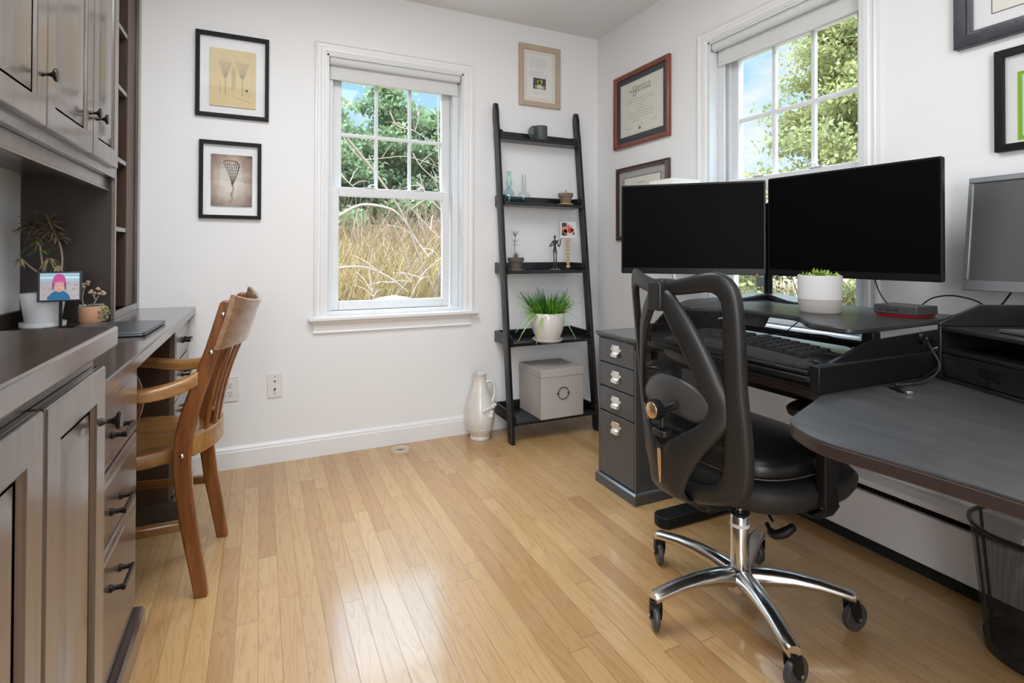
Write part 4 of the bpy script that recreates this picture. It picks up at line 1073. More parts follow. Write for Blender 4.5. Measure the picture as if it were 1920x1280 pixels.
# ---- sit-stand converter on the desk
root = thing('desk_riser', 'black sit stand desk riser carrying the monitors and keyboard', 'desk riser', (1.5, 1.15, TZ))
PZ = 0.875
poly = [(1.845, 0.830), (1.845, 1.62), (1.52, 1.60), (1.30, 1.44), (1.30, 1.36), (1.395, 1.27), (1.398, 1.035), (1.285, 0.93), (1.262, 0.80)]
g = G(); g.prism([(x, y, PZ-0.015) for x, y in round_poly(poly, [0.05, 0.04, 0.08, 0.05, 0.03, 0.06, 0.06, 0.04, 0.06], 6)], (0, 0, 0.015)); g.build('platform', mat('black_laminate', (0.030, 0.030, 0.031), 0.33, bump=(300, 0.1, 0.0003)), root, bevel=0.004, seg=3, smooth=25)
g = G(); g.prism([(x, y, 0.762) for x, y in round_poly([(1.113, 0.800), (1.42, 0.800), (1.42, 1.56), (1.30, 1.56), (1.19, 1.42), (1.113, 1.33)], [0.01, 0, 0, 0.03, 0.05, 0.05], 5)], (0, 0, 0.014)); g.build('keyboard_tray', BLACKPL, root, bevel=0.003, smooth=25)
g = G(); g.prism([(x, y, 0.7795) for x, y in round_poly([(1.118, 0.808), (1.135, 0.808), (1.142, 1.20), (1.125, 1.28), (1.118, 1.28)], [0.004]*5, 3)], (0, 0, 0.006)); g.build('tray_lip', BLACKPL, root, bevel=0.002)
for y, s in ((0.783, 1), (1.50, -1)):
    x0_ = 1.120 if s > 0 else 1.25
    g = G().box((x0_, y-0.004, TZ+0.001), (1.68, y+0.022, 0.803)); g.build('base_beam', BLACKPL, root, bevel=0.003)
    g = G(); y2 = y+0.022
    g.prism([(x, y2-0.012, z) for x, z in round_poly([(x0_+0.06, 0.795), (x0_+0.02, 0.792), (1.33, 0.843), (1.74, 0.857), (1.76, 0.835), (1.52, 0.795)], [0.004, 0.004, 0.02, 0.01, 0.01, 0.01], 3)], (0, 0.010, 0)); g.build('lift_arm', BLACKPL, root, bevel=0.0015)
    g = G(); g.cyl((1.54, y2-0.0125, 0.838), (1.54, y2-0.0215, 0.838), 0.016, n=24); g.cyl((1.54, y2-0.0215, 0.838), (1.54, y2-0.023, 0.838), 0.007, n=16); o2 = g.build('pivot_cap', BLACKPL, root)
    g = G(); g.cyl((1.54, y2-0.0228, 0.838), (1.54, y2-0.0240, 0.838), 0.0028, n=12); g.build('pivot_screw', STEEL, o2)
    g = G(); g.box((1.36, y2+0.002, 0.800), (1.392, y2+0.030, PZ-0.0155)); g.build('gas_strut_bracket', BLACKPL, root, bevel=0.002)
g = G().box((1.45, 0.806, 0.800), (1.49, 1.497, 0.815)); g.build('cross_bar', BLACKPL, root, bevel=0.002)
g = G(); g.loft([[(1.47+a*0.018, 1.27+b*0.05, 0.816) for a, b in ((-1, -1), (1, -1), (1, 1), (-1, 1))], [(1.47+a*0.022, 1.27+b*0.07, 0.8595) for a, b in ((-1, -1), (1, -1), (1, 1), (-1, 1))]]); g.build('centre_support', mat('grey_bracket_plastic', (0.10, 0.10, 0.10), 0.4), root, bevel=0.002)

# ---- monitors, a pair on one stand
def monitor(label, A, B, zb, h, th=0.018, tilt=0.0):
    """front face runs A -> B (xy, seen left to right)"""
    A = Vector((A[0], A[1])); B = Vector((B[0], B[1])); d = B-A; w_ = d.length
    rz = math.atan2(d.y, d.x)
    loc = ((A.x+B.x)/2, (A.y+B.y)/2, zb)
    root = thing('monitor', label, 'monitor', loc, rz)
    g = G(); g.prism([(x, th, z) for x, z in rrect(-w_/2, w_/2, 0, h, 0.006, 3)], (0, -th, 0)); g.v = [(x, y, z) for x, y, z in g.v]; g.build('bezel', BEZEL, root, bevel=0.002, local=True)
    g = G().box((-w_/2+0.006, -0.0012, 0.024), (w_/2-0.006, 0.0, h-0.007)); g.build('screen', SCREEN, root, local=True, smooth=0)
    g = G(); g.loft([[(a*w_*0.42, th-0.001, h*0.5+b*h*0.42) for a, b in ((-1, -1), (1, -1), (1, 1), (-1, 1))], [(a*w_*0.30, th+0.028, h*0.5+b*h*0.26) for a, b in ((-1, -1), (1, -1), (1, 1), (-1, 1))]]); g.build('rear_housing', BEZEL, root, bevel=0.006, local=True)
    return root, w_
m1, w1 = monitor('left black monitor of the pair, reaching toward the diploma', (1.334, 1.781), (1.716, 1.404), 0.972, 0.358)
g = G(); g.sphere((w1/2-0.030, -0.0012, 0.0025), 0.0022, 6); g.build('power_led', REDLED, m1, local=True)
m2, w2_ = monitor('right black monitor of the pair, in front of the window', (1.720, 1.398), (1.758, 0.851), 0.972, 0.362)
root = thing('monitor_stand', 'black monitor stand with spread silver topped feet on the riser', 'monitor stand', (1.795, 1.46, PZ))
g = G(); g.cyl((1.800, 1.462, 0.892), (1.800, 1.462, 1.25), 0.016, n=24); g.build('post', BEZEL, root)
g = G().box((1.778, 1.465, 0.925), (1.798, 1.50, 0.962)); g.build('cable_clip', SILVER, root, bevel=0.003)
for ang, L_ in ((R(-104), 0.20), (R(165), 0.18)):
    g = G(); ux, uy = math.cos(ang), math.sin(ang); rings = []
    for t_, wd, z in ((0.0, 0.026, 0.895), (0.25, 0.036, 0.896), (0.55, 0.050, 0.889), (0.85, 0.055, 0.882), (1.0, 0.045, 0.879)):
        px_, py_ = 1.800+ux*L_*t_, 1.462+uy*L_*t_
        rings.append([(px_-uy*wd*k, py_+ux*wd*k, zz) for k, zz in ((-1, PZ+0.0008), (1, PZ+0.0008), (0.9, z), (-0.9, z))])
    g.loft(rings); f_ = g.build('foot', BEZEL, root, bevel=0.002, smooth=30)
    g = G(); rings = []
    for t_, wd, z in ((0.12, 0.022, 0.8965), (0.25, 0.030, 0.8972), (0.55, 0.043, 0.8905), (0.85, 0.047, 0.8835), (0.985, 0.038, 0.8805)):
        px_, py_ = 1.800+ux*L_*t_, 1.462+uy*L_*t_
        rings.append([(px_-uy*wd*k, py_+ux*wd*k, zz) for k, zz in ((-1, z), (1, z), (1, z+0.0012), (-1, z+0.0012))])
    g.loft(rings); g.build('silver_cover', SILVER, f_, smooth=30)
g = G()
for nx, ny, tx, ty in ((0.0, 0, 1.56, 1.60), (0, 0, 1.80, 1.15)):
    g.tube([(1.800, 1.462, 1.15), ((1.8+tx)/2+0.03, (1.462+ty)/2+0.03, 1.15), (tx, ty, 1.15)], 0.013, 12)
g.build('arm', BEZEL, root)

# ---- concrete pot with succulent
c = (1.548, 1.075, PZ)
root = thing('succulent_pot', 'two tone pale concrete pot with green succulent on the riser', 'potted plant', c)
g = G(); g.lathe([(0.0001, 0.0005), (0.054, 0.0005), (0.0575, 0.006), (0.0595, 0.040), (0.0595, 0.0405), (0.0001, 0.0405)], c, 48); g.build('pot_base', CONCB, root)
g = G(); g.lathe([(0.0001, 0.041), (0.0597, 0.041), (0.0605, 0.108), (0.0595, 0.113), (0.055, 0.113), (0.053, 0.100), (0.0001, 0.100)], c, 48); g.build('pot_body', CONC, root)
g = G(); rnd = random.Random(5)
for cx_, cy_, n, L_ in ((0.0, 0.0, 26, 0.032), (-0.005, 0.042, 10, 0.02), (0.01, -0.038, 14, 0.022), (0.03, 0.02, 10, 0.02)):
    for k in range(n):
        a = k*2.4; u = 0.4+1.4*(k/n)
        g.leaf((c[0]+cx_, c[1]+cy_, c[2]+0.102), (math.cos(a), math.sin(a), u), (0, 0, 1), L_*rnd.uniform(0.8, 1.1), 0.010, -0.1, 0.25)
g.build('rosette', mat('lime_succulent', (0.33, 0.52, 0.08), 0.45), root)
g = G(); g.lathe([(0.0001, 0.0995), (0.052, 0.101), (0.0001, 0.103)], c, 24); g.build('soil', SOIL, root)

# ---- dock
root = thing('docking_station', 'flat dark grey dock with a red underside on the riser', 'dock', (1.69, 0.90, PZ), R(0))
g = G().box((1.632, 0.852, PZ+0.007), (1.735, 0.966, PZ+0.032)); g.build('body', mat('dark_grey_dock', (0.045, 0.045, 0.047), 0.4), root, bevel=0.002)
g = G().box((1.636, 0.856, PZ+0.001), (1.731, 0.962, PZ+0.0068)); g.build('red_base', REDL, root, bevel=0.001)
for y, wy in ((0.948, 0.005), (0.925, 0.009), (0.905, 0.006)):
    g = G().box((1.6312, y-wy, PZ+0.016), (1.6325, y+wy, PZ+0.020)); g.build('port', DARK, root, smooth=0)
g = G(); g.cyl((1.71, 0.8515, PZ+0.017), (1.71, 0.853, PZ+0.017), 0.002, n=8); g.build('port', DARK, root)

# ---- keyboard
kz = 0.777
root = thing('keyboard', 'black ergonomic curved keyboard with wrist rest on the tray', 'keyboard', (1.22, 1.05, kz))
def KP(u, v, z):   # u along the board (0 near camera side .. 1), v front(-)..back(+)
    y = 0.865 + u*0.46; x = 1.150 + v*0.185 + 0.018*math.cos((u-0.5)*math.pi)*0 + 0.03*(4*(u-0.5)**2)*0
    bow = 0.020*math.cos((u-0.5)*math.pi)
    return (x - bow*(1-v), y, z + 0.012*math.cos((u-0.5)*math.pi) + 0.010*v)
g = G(); nU = 20; rings = []
for i in range(nU+1):
    u = i/nU
    rings.append([KP(u, v, kz+zz) for v, zz in ((0, 0.001), (1, -0.010), (1, 0.012), (0.9, 0.014), (0.35, 0.012), (0.28, 0.014), (0.05, 0.010), (0, 0.005))])
    rings[-1] = [(p[0], p[1], max(p[2], kz+0.0005)) if j < 2 else p for j, p in enumerate(rings[-1])]
    rings[-1][0] = (rings[-1][0][0], rings[-1][0][1], kz+0.0005); rings[-1][1] = (rings[-1][1][0], rings[-1][1][1], kz+0.0005)
g.loft(rings); g.build('body', FOAM, root, smooth=30)
KEYM = mat('black_key', (0.018, 0.018, 0.019), 0.35)
for row in range(5):
    for col in range(15):
        u0 = 0.045+col*0.0610; gap = 0.004 if not (col == 7) else 0.012
        if col == 7 and row > 0: continue
        v0 = 0.36+row*0.118
        cx_, cy_, cz_ = KP(u0+0.03, v0+0.055, kz+0.018)
        g = G(); hx, hy = 0.0093, 0.0125
        g.loft([[(cx_+a*hx, cy_+b*hy, cz_-0.005) for a, b in ((-1, -1), (1, -1), (1, 1), (-1, 1))], [(cx_+a*hx*0.78, cy_+b*hy*0.80, cz_+0.004) for a, b in ((-1, -1), (1, -1), (1, 1), (-1, 1))]])
        g.build('key', KEYM, root, smooth=0)
# ---- mouse pad with wrist bump
root = thing('mouse_pad', 'black mouse pad with raised wrist cushion on the riser tray', 'mouse pad', (1.25, 0.84, 0.7765))
g = G(); g.prism([(x, y, 0.7765) for x, y in rrect(1.140, 1.345, 0.812, 0.935, 0.02, 5)], (0, 0, 0.003)); g.v = [(x, y-0.0, z) for x, y, z in g.v]; g.build('pad', FOAM, root)
g = G()
for cx_, cy_, rr in ((1.168, 0.848, 0.026), (1.168, 0.895, 0.027), ):
    g.sphere((cx_, cy_, 0.786), (rr*0.95, rr*1.25, 0.012), 12)
g.build('wrist_cushion', FOAM, root)
g = G().sphere((1.27, 0.868, 0.787), (0.048, 0.028, 0.0165), 14); o = g.build('mouse', BEZEL, origin=(1.27, 0.868, 0.78)); tag(o, 'black computer mouse on the mouse pad', 'mouse')

# ---- organiser on the desk
ang = R(90-26.4)   # direction of its front edge from near to far
rz = math.atan2(0.90, 0.436) - math.pi/2
OX, OY = 1.548, 0.762
root = thing('desk_organizer', 'black three tier desk organizer with an open tray and a drawer', 'desk organizer', (OX, OY, TZ), rz)
# local: +x away from the front (into depth), -y toward the camera
Wd, Dp = 0.62, 0.33
def L(*a): return a
g = G().box((0, -0.010, 0.0), (Dp, 0, 0.132)); g.prism([(x, -0.010, z) for x, z in ((0.0, 0.132), (Dp, 0.132), (Dp, 0.186), (0.10, 0.186), (0.0, 0.142))], (0, 0.010, 0)); g.build('side_panel', BLACKWOOD, root, local=True, bevel=0.002)
g = G().box((0, -Wd, 0.0), (Dp, -Wd+0.010, 0.132)); g.prism([(x, -Wd, z) for x, z in ((0.0, 0.132), (Dp, 0.132), (Dp, 0.186), (0.10, 0.186), (0.0, 0.142))], (0, 0.010, 0)); g.build('side_panel', BLACKWOOD, root, local=True, bevel=0.002)
g = G().box((Dp-0.008, -Wd+0.0105, 0.0), (Dp, -0.0105, 0.184)); g.build('back_panel', BLACKWOOD, root, local=True)
for z in (0.122, 0.068): 
    g = G().box((0.001, -Wd+0.0105, z), (Dp-0.0085, -0.0105, z+0.010)); g.build('shelf', BLACKWOOD, root, local=True, bevel=0.002)
g = G().box((-0.004, -Wd, 0.0), (Dp, 0.0, 0.008)); g.build('base_board', BLACKWOOD, root, local=True, bevel=0.002)
g = G().box((0.003, -Wd+0.012, 0.0095), (Dp-0.02, -0.012, 0.0665)); dr = g.build('drawer', BLACKWOOD, root, local=True, bevel=0.002)
g = G(); yc = -0.145
g.box((0.0005, yc-0.028, 0.030), (0.003, yc+0.028, 0.052)); g.cyl((0.0, yc-0.024, 0.041), (0.003, yc-0.024, 0.041), 0.002, n=8); g.cyl((0.0, yc+0.024, 0.041), (0.003, yc+0.024, 0.041), 0.002, n=8)
g.lathe([(0.004, 0.003), (0.004, -0.008), (0.009, -0.013), (0.009, -0.018), (0.0001, -0.020)], (0.0, yc+0.002, 0.024), 18, 'X'); g.build('label_knob', PULL, dr, local=True)
g = G().box((0.05, -0.50, 0.1325), (0.28, -0.115, 0.1405)); m_ = root.matrix_basis.copy() if False else Matrix.Translation((OX, OY, TZ)) @ Matrix.Rotation(rz, 4, 'Z')
o = thing('grey_folder', 'flat dark grey folder lying in the organizer top tray', 'folder', (OX, OY, TZ+0.1325), rz)
g.v = [(x, y, z-0.1325) for x, y, z in g.v]; g.build('cover', mat('grey_folder_cover', (0.06, 0.06, 0.062), 0.5), o, local=True, bevel=0.002)

# ---- grey monitor behind the organiser
A = Vector((1.880, 0.862)); B = Vector((1.855, 0.462)); d = B-A; w_ = d.length; rz2 = math.atan2(d.y, d.x)
root = thing('old_monitor', 'silver framed grey screened monitor at the right edge behind organizer', 'monitor', (A.x, A.y, TZ), rz2)
tl = 0.115
def TM(x, y, z): # local, tilted back
    return (x, y + (z)*math.sin(tl), 0.207 + z*math.cos(tl))
hh = 0.335
def tbox(g, x0, x1, y0, y1, z0, z1):
    g.loft([[TM(x, y, z0) for x, y in ((x0, y0), (x1, y0), (x1, y1), (x0, y1))], [TM(x, y, z1) for x, y in ((x0, y0), (x1, y0), (x1, y1), (x0, y1))]])
g = G(); tbox(g, 0, w_, 0.0, 0.035, 0, 0.030); tbox(g, 0, w_, 0, 0.035, hh-0.017, hh); tbox(g, 0, 0.014, 0, 0.035, 0.030, hh-0.017); tbox(g, w_-0.014, w_, 0, 0.035, 0.030, hh-0.017); tbox(g, 0.014, w_-0.014, 0.012, 0.035, 0.030, hh-0.017); g.build('bezel', SILVER, root, bevel=0.003, local=True)
g = G(); tbox(g, 0.014, w_-0.014, 0.005, 0.0115, 0.030, hh-0.017); g.build('screen', GREYSCR, root, local=True, smooth=0)
g = G(); g.cyl((w_*0.5, 0.062, 0.015), (w_*0.5, 0.062, 0.34), 0.017, n=20); g.build('post', SILVER, root, local=True)
g = G(); g.prism([(x, y, 0.001) for x, y in rrect(w_*0.5-0.10, w_*0.5+0.10, 0.020, 0.075, 0.02, 5)], (0, 0, 0.014)); g.build('base', SILVER, root, local=True, bevel=0.003)

# ---- cables
def cable(label, pts, r=0.0022, m=BEZEL, n=6):
    p = smooth_path(pts, 8); g = G().tube(p, r, n); o = g.build('cable', m, origin=pts[0]); tag(o, label, 'cable'); return o
cable('thin black cable hanging from the right monitor to the dock', [(1.775, 1.05, 0.985), (1.785, 1.04, 0.935), (1.760, 1.00, 0.900), (1.738, 0.955, 0.893)], 0.0020)
cable('black cable arching from the dock over behind the organizer', [(1.737, 0.905, 0.893), (1.79, 0.89, 0.925), (1.84, 0.85, 0.930), (1.87, 0.80, 0.90), (1.88, 0.79, 0.80), (1.89, 0.79, 0.7425)], 0.0022)
cable('black cable from the silver monitor down behind the organizer', [(1.905, 0.74, 0.975), (1.905, 0.765, 0.93), (1.90, 0.79, 0.88), (1.91, 0.80, 0.80), (1.915, 0.80, 0.7425)], 0.0026)
o = cable('looped black connector cable lying on the desk beside the riser', [(1.345, 0.757, 0.7445), (1.40, 0.745, 0.7445), (1.47, 0.742, 0.748), (1.53, 0.748, 0.776), (1.555, 0.785, 0.822), (1.56, 0.80, 0.845), (1.59, 0.792, 0.83), (1.60, 0.775, 0.80)], 0.0027, mat('grey_black_cable', (0.035, 0.035, 0.035), 0.35))
o = cable('black cable curving along the riser beam to a plug', [(1.62, 0.772, 0.80), (1.56, 0.768, 0.765), (1.47, 0.762, 0.745), (1.40, 0.760, 0.7445), (1.345, 0.752, 0.7445), (1.318, 0.736, 0.7450), (1.318, 0.722, 0.7460)], 0.0024)
root = thing('cable_plug', 'pair of black and silver cable plugs on the desk by the riser', 'plug', (1.335, 0.735, TZ))
g = G().box((1.300, 0.700, TZ+0.001), (1.325, 0.712, TZ+0.008), Matrix.Rotation(R(60), 3, 'Z')); g.build('plug_tip', STEEL, root, bevel=0.001)
g = G().box((1.305, 0.715, TZ+0.001), (1.330, 0.729, TZ+0.010), Matrix.Rotation(R(60), 3, 'Z')); g.build('plug_body', BEZEL, root, bevel=0.002)
g = G().box((1.322, 0.742, TZ+0.001), (1.348, 0.754, TZ+0.009), Matrix.Rotation(R(25), 3, 'Z')); g.build('plug_body', BEZEL, root, bevel=0.002)
cable('thin black cord draped under the riser platform', [(1.42, 1.05, 0.857), (1.40, 1.07, 0.83), (1.41, 1.10, 0.812), (1.44, 1.02, 0.817), (1.50, 0.95, 0.79), (1.55, 0.90, 0.7425)], 0.0016)
cable('thin black cord running under the riser toward the keyboard', [(1.60, 0.90, 0.7425), (1.52, 0.93, 0.785), (1.47, 1.0, 0.818), (1.42, 1.10, 0.812), (1.36, 1.16, 0.803)], 0.0016)
root = thing('cable_bundle', 'coiled white and black cords behind the riser at the wall', 'cables', (1.86, 0.86, TZ))
for nm, m, data in (('white_coil', mat('white_cord', (0.75, 0.75, 0.74), 0.4), ((1.86, 0.865, 0.850, 0.020), (1.875, 0.83, 0.845, 0.018))), ('black_coil', BEZEL, ((1.87, 0.85, 0.775, 0.025), (1.875, 0.85, 0.790, 0.022), (1.865, 0.84, 0.768, 0.024)))):
    g = G()
    for x, y, z, r in data: g.tube([(x+0.004*math.sin(R(k*20)), y+r*math.cos(R(k*20)), z+r*math.sin(R(k*20))) for k in range(18)], 0.004 if 'white' in nm else 0.0026, 8, closed=True)
    g.tube([(data[0][0], data[0][1], data[0][2]-data[0][3]), (data[0][0], data[0][1], TZ+0.004)], 0.003, 6)
    g.build(nm, m, root)

# ================================================================== WASTE BASKET
c = (1.842, 0.668, 0)
root = thing('waste_basket', 'round black wire mesh waste basket at the right edge under the desk', 'waste basket', c)
n = 64; z0, z1, r0, r1 = 0.030, 0.330, 0.118, 0.148
g = G(); vs = []; fs = []
for i in range(2):
    z = (z0, z1)[i]; r = (r0, r1)[i]
    for k in range(n+1):
        a = 2*math.pi*k/n; vs.append((c[0]+r*math.cos(a), c[1]+r*math.sin(a), z)); g.uv[len(vs)-1] = (a*0.134, z)
for k in range(n): fs.append((k, k+1, n+1+k+1, n+1+k))
g.add(vs, fs); g.build('mesh_wall', BKMESH, root)
BK = mat('black_wire', (0.016, 0.014, 0.014), 0.35)
g = G(); g.tube([(c[0]+r1*math.cos(2*math.pi*k/48), c[1]+r1*math.sin(2*math.pi*k/48), z1) for k in range(48)], 0.0058, 10, closed=True); g.build('rim', BK, root)
for k in range(6):
    a = R(20+60*k)
    g = G(); tx, ty = -math.sin(a), math.cos(a)
    g.loft([[(c[0]+(rr+o1)*math.cos(a)+s_*tx*0.005, c[1]+(rr+o1)*math.sin(a)+s_*ty*0.005, z) for s_, o1 in ((-1, 0.0005), (1, 0.0005), (1, 0.003), (-1, 0.003))] for rr, z in ((r0-0.001, 0.022), (r1-0.001, z1))]); g.build('rib', BK, root, smooth=0)
g = G(); g.lathe([(0.0001, 0.0), (0.113, 0.0), (0.118, 0.004), (0.121, 0.034), (0.1165, 0.034), (0.114, 0.008), (0.0001, 0.006)], c, 48); g.build('base', BK, root)

# ================================================================== OFFICE CHAIR  (local: +y forward, +x its right)
CA = R(-91)
chair = thing('office_chair', 'black mesh back office chair on a chrome five star base', 'office chair', (1.285, 1.144, 0), CA)
def cb(g, name, m, parent=None, **k): return g.build(name, m, parent or chair, local=True, **k)
def c2l(wx, wy):
    dx, dy = wx-1.285, wy-1.144; a = -CA
    return (dx*math.cos(a)-dy*math.sin(a), dx*math.sin(a)+dy*math.cos(a))
# star base
g = G()
g.lathe([(0.0001, 0.062), (0.034, 0.062), (0.040, 0.075), (0.043, 0.10), (0.040, 0.122), (0.030, 0.132), (0.0001, 0.134)], (0, 0, 0), 32)
tips = []
for k in range(5):
    wa = R(29.5+72*k) - CA
    ux, uy = math.cos(wa), math.sin(wa); Lg = 0.287; rings = []
    for t_, wd, ztop, hgt in ((0.03, 0.021, 0.128, 0.052), (0.12, 0.0205, 0.134, 0.050), (0.3, 0.019, 0.1385, 0.042), (0.5, 0.018, 0.138, 0.034), (0.72, 0.0165, 0.131, 0.028), (0.92, 0.0155, 0.120, 0.025), (1.0, 0.0155, 0.116, 0.028), (1.03, 0.0135, 0.113, 0.028)):
        px_, py_ = ux*Lg*t_, uy*Lg*t_; ring = []; wd *= 1.32; hgt *= 1.12
        for q in range(14):
            a = 2*math.pi*q/14; sx = math.cos(a); sz = math.sin(a)
            sx = math.copysign(abs(sx)**0.75, sx); zz = ztop - hgt/2 + (hgt/2)*sz*(1 if sz > 0 else 0.95)
            ring.append((px_-uy*wd*sx, py_+ux*wd*sx, zz))
        rings.append(ring)
    g.loft(rings); tips.append((ux*Lg, uy*Lg, wa))
base = cb(g, 'star_base', CHROME, smooth=60)
for k, (tx, ty, wa) in enumerate(tips):
    sw = R((70, 62, 57, 2, -8)[k]) - CA
    sx, sy = math.cos(sw), math.sin(sw)
    g = G(); g.cyl((tx, ty, 0.084), (tx, ty, 0.094), 0.010, n=16)
    cs = cb(g, 'caster', BLACKPL)
    wx, wy = tx+sx*0.014, ty+sy*0.014; r = 0.039
    nx_, ny_ = -sy, sx
    g = G(); rings = []
    for rr, o in ((0.0001, -0.011), (0.010, -0.011), (0.012, -0.008), (0.028, -0.0085), (0.034, -0.0095), (r-0.002, -0.008), (r, -0.004), (r, 0.004), (r-0.002, 0.008), (0.034, 0.0095), (0.028, 0.0085), (0.012, 0.008), (0.010, 0.011), (0.0001, 0.011)):
        rings.append([(wx+nx_*o+sx*rr*math.cos(a), wy+ny_*o+sy*rr*math.cos(a), r+0.0005+rr*math.sin(a)) for a in [2*math.pi*q/28 for q in range(28)]])
    g.loft(rings); cb(g, 'wheel', mat('grey_caster_tyre', (0.045, 0.045, 0.047), 0.35), cs, smooth=35)
    g = G()
    for s in (-1, 1):
        o = s*0.0145
        pl = [(-0.012, 0.086), (0.014, 0.086), (0.022, 0.066), (0.022, 0.036), (0.012, 0.029), (0.002, 0.034), (-0.010, 0.060)]
        g.prism([(tx+sx*a+nx_*o-nx_*0.002, ty+sy*a+ny_*o-ny_*0.002, z) for a, z in pl], (nx_*0.004, ny_*0.004, 0))
    pl = [(-0.012, 0.090), (0.016, 0.090), (0.014, 0.082), (-0.011, 0.082)]
    g.prism([(tx+sx*a-nx_*0.0155, ty+sy*a-ny_*0.0155, z) for a, z in pl], (nx_*0.031, ny_*0.031, 0))
    cb(g, 'caster_fork', BLACKPL, cs, bevel=0.0012)
    g = G(); g.cyl((wx-nx_*0.018, wy-ny_*0.018, r+0.0005), (wx+nx_*0.018, wy+ny_*0.018, r+0.0005), 0.0045, n=14); cb(g, 'axle', STEEL, cs)
g = G(); g.lathe([(0.026, 0.125), (0.0265, 0.28), (0.024, 0.284), (0.0001, 0.284)], (0, 0, 0), 32); cb(g, 'gas_cylinder', CHROME)
g = G(); g.lathe([(0.014, 0.280), (0.014, 0.36), (0.0001, 0.36)], (0, 0, 0), 24); cb(g, 'piston', CHROME)
g = G(); g.lathe([(0.0145, 0.2845), (0.024, 0.2845), (0.030, 0.292), (0.026, 0.297), (0.0145, 0.296)], (0, 0, 0), 24); cb(g, 'cylinder_collar', BLACKPL)
g = G(); g.lathe([(0.0265, 0.252), (0.0272, 0.252), (0.0272, 0.262), (0.0265, 0.262)], (0, 0, 0), 28, cap=False); cb(g, 'paper_band', PAPER)
# mechanism
g = G(); g.prism([(x, y, 0.352) for x, y in rrect(-0.075, 0.075, -0.20, 0.12, 0.03)], (0, 0, 0.040)); g.prism([(x, y, 0.335) for x, y in rrect(-0.045, 0.045, -0.06, 0.06, 0.02)], (0, 0, 0.018)); cb(g, 'tilt_mechanism', BLACKPL, bevel=0.006)
g = G(); g.tube([(0.04, 0.03, 0.350), (0.070, 0.020, 0.330), (0.105, 0.012, 0.308)], 0.004, 8)
g.tube(smooth_path([(0.095, 0.000, 0.300), (0.125, -0.012, 0.288), (0.145, 0.005, 0.296), (0.160, 0.030, 0.318)], 4), [0.006]*3+[0.012]*4+[0.013]*3+[0.011]*2+[0.005], 10)
cb(g, 'height_lever', BLACKPL)
# seat pan and cushion
def sup(hx, y0, y1, z, e=3.2, n=48, sag=0.0, dome=0.0):
    out = []
    cy = (y0+y1)/2; hy = (y1-y0)/2
    for k in range(n):
        a = 2*math.pi*k/n; ca, sa = math.cos(a), math.sin(a)
        x = hx*math.copysign(abs(ca)**(2/e), ca); y = cy + hy*math.copysign(abs(sa)**(2/e), sa)
        yy = (y-cy)/hy
        out.append((x, y, z - sag*max(0, yy)**3))
    return out
g = G(); g.loft([sup(0.215, -0.19, 0.195, 0.398, sag=-0.01), sup(0.255, -0.212, 0.232, 0.412, sag=-0.006), sup(0.268, -0.218, 0.242, 0.436), sup(0.270, -0.218, 0.244, 0.458, sag=0.002), sup(0.258, -0.212, 0.232, 0.472, sag=0.004), sup(0.20, -0.19, 0.18, 0.479, sag=0.002), sup(0.05, -0.05, 0.05, 0.479)])
cb(g, 'seat', CHMESH if False else mat('black_seat_fabric', (0.014, 0.014, 0.014), 0.6, bump=(600, 0.4, 0.0006)), smooth=60)
g = G(); g.loft([sup(0.225, -0.195, 0.165, 0.480), sup(0.240, -0.208, 0.178, 0.490), sup(0.243, -0.210, 0.180, 0.510), sup(0.240, -0.208, 0.177, 0.528, sag=0.003), sup(0.226, -0.195, 0.164, 0.543, sag=0.005), sup(0.19, -0.16, 0.13, 0.551, sag=0.006), sup(0.10, -0.09, 0.06, 0.553), sup(0.02, -0.03, 0.0, 0.553)])
cb(g, 'seat_cushion', LEATHER, smooth=60)
g = G(); ring = sup(0.2435, -0.2105, 0.1805, 0.4935); g.tube(ring, 0.0016, 6, closed=True); cb(g, 'cushion_piping', mat('grey_piping', (0.10, 0.10, 0.10), 0.5))
# armrests
for s in (-1, 1):
    x = s*0.274
    g = G(); g.prism([(x+a, b, 0.425) for a, b in rrect(-0.014, 0.014, -0.026, 0.026, 0.006)], (0, 0, 0.185)); g.prism([(x+a, b, 0.60) for a, b in rrect(-0.011, 0.011, -0.020, 0.020, 0.005)], (0, 0, 0.055))
    g.prism([(x+s*0.014-0.002, b, z) for b, z in rrect(-0.012, 0.012, 0.545, 0.585, 0.01)], (0.004, 0, 0))
    am = cb(g, 'armrest_post', BLACKPL, bevel=0.003)
    g = G(); g.loft([[(s*0.10, y, z) for y, z in ((-0.025, 0.385), (0.025, 0.385), (0.025, 0.398), (-0.025, 0.398))], [(s*0.25, y, z) for y, z in ((-0.026, 0.388), (0.026, 0.388), (0.026, 0.400), (-0.026, 0.400))], [(s*0.272, y, z) for y, z in ((-0.026, 0.396), (0.026, 0.396), (0.026, 0.418), (-0.026, 0.418))], [(s*0.289, y, z) for y, z in ((-0.026, 0.425), (0.026, 0.425), (0.026, 0.432), (-0.026, 0.432))]]); cb(g, 'armrest_bracket', BLACKPL, bevel=0.003)
    g = G(); sec = []
    for t_ in range(13):
        y = -0.125 + 0.275*t_/12; q = abs(t_/6-1); wd = 0.052*(1-0.75*q**5); cz = 0.678 - 0.006*max(0, 1-t_/5)
        sec.append([(x+wd*math.copysign(abs(math.cos(a))**0.7, math.cos(a)), y, cz+0.0145*(1-0.5*q**6)*math.sin(a)) for a in [2*math.pi*k/20 for k in range(20)]])
    g.loft(sec); cb(g, 'arm_pad', LEATHER, smooth=60)
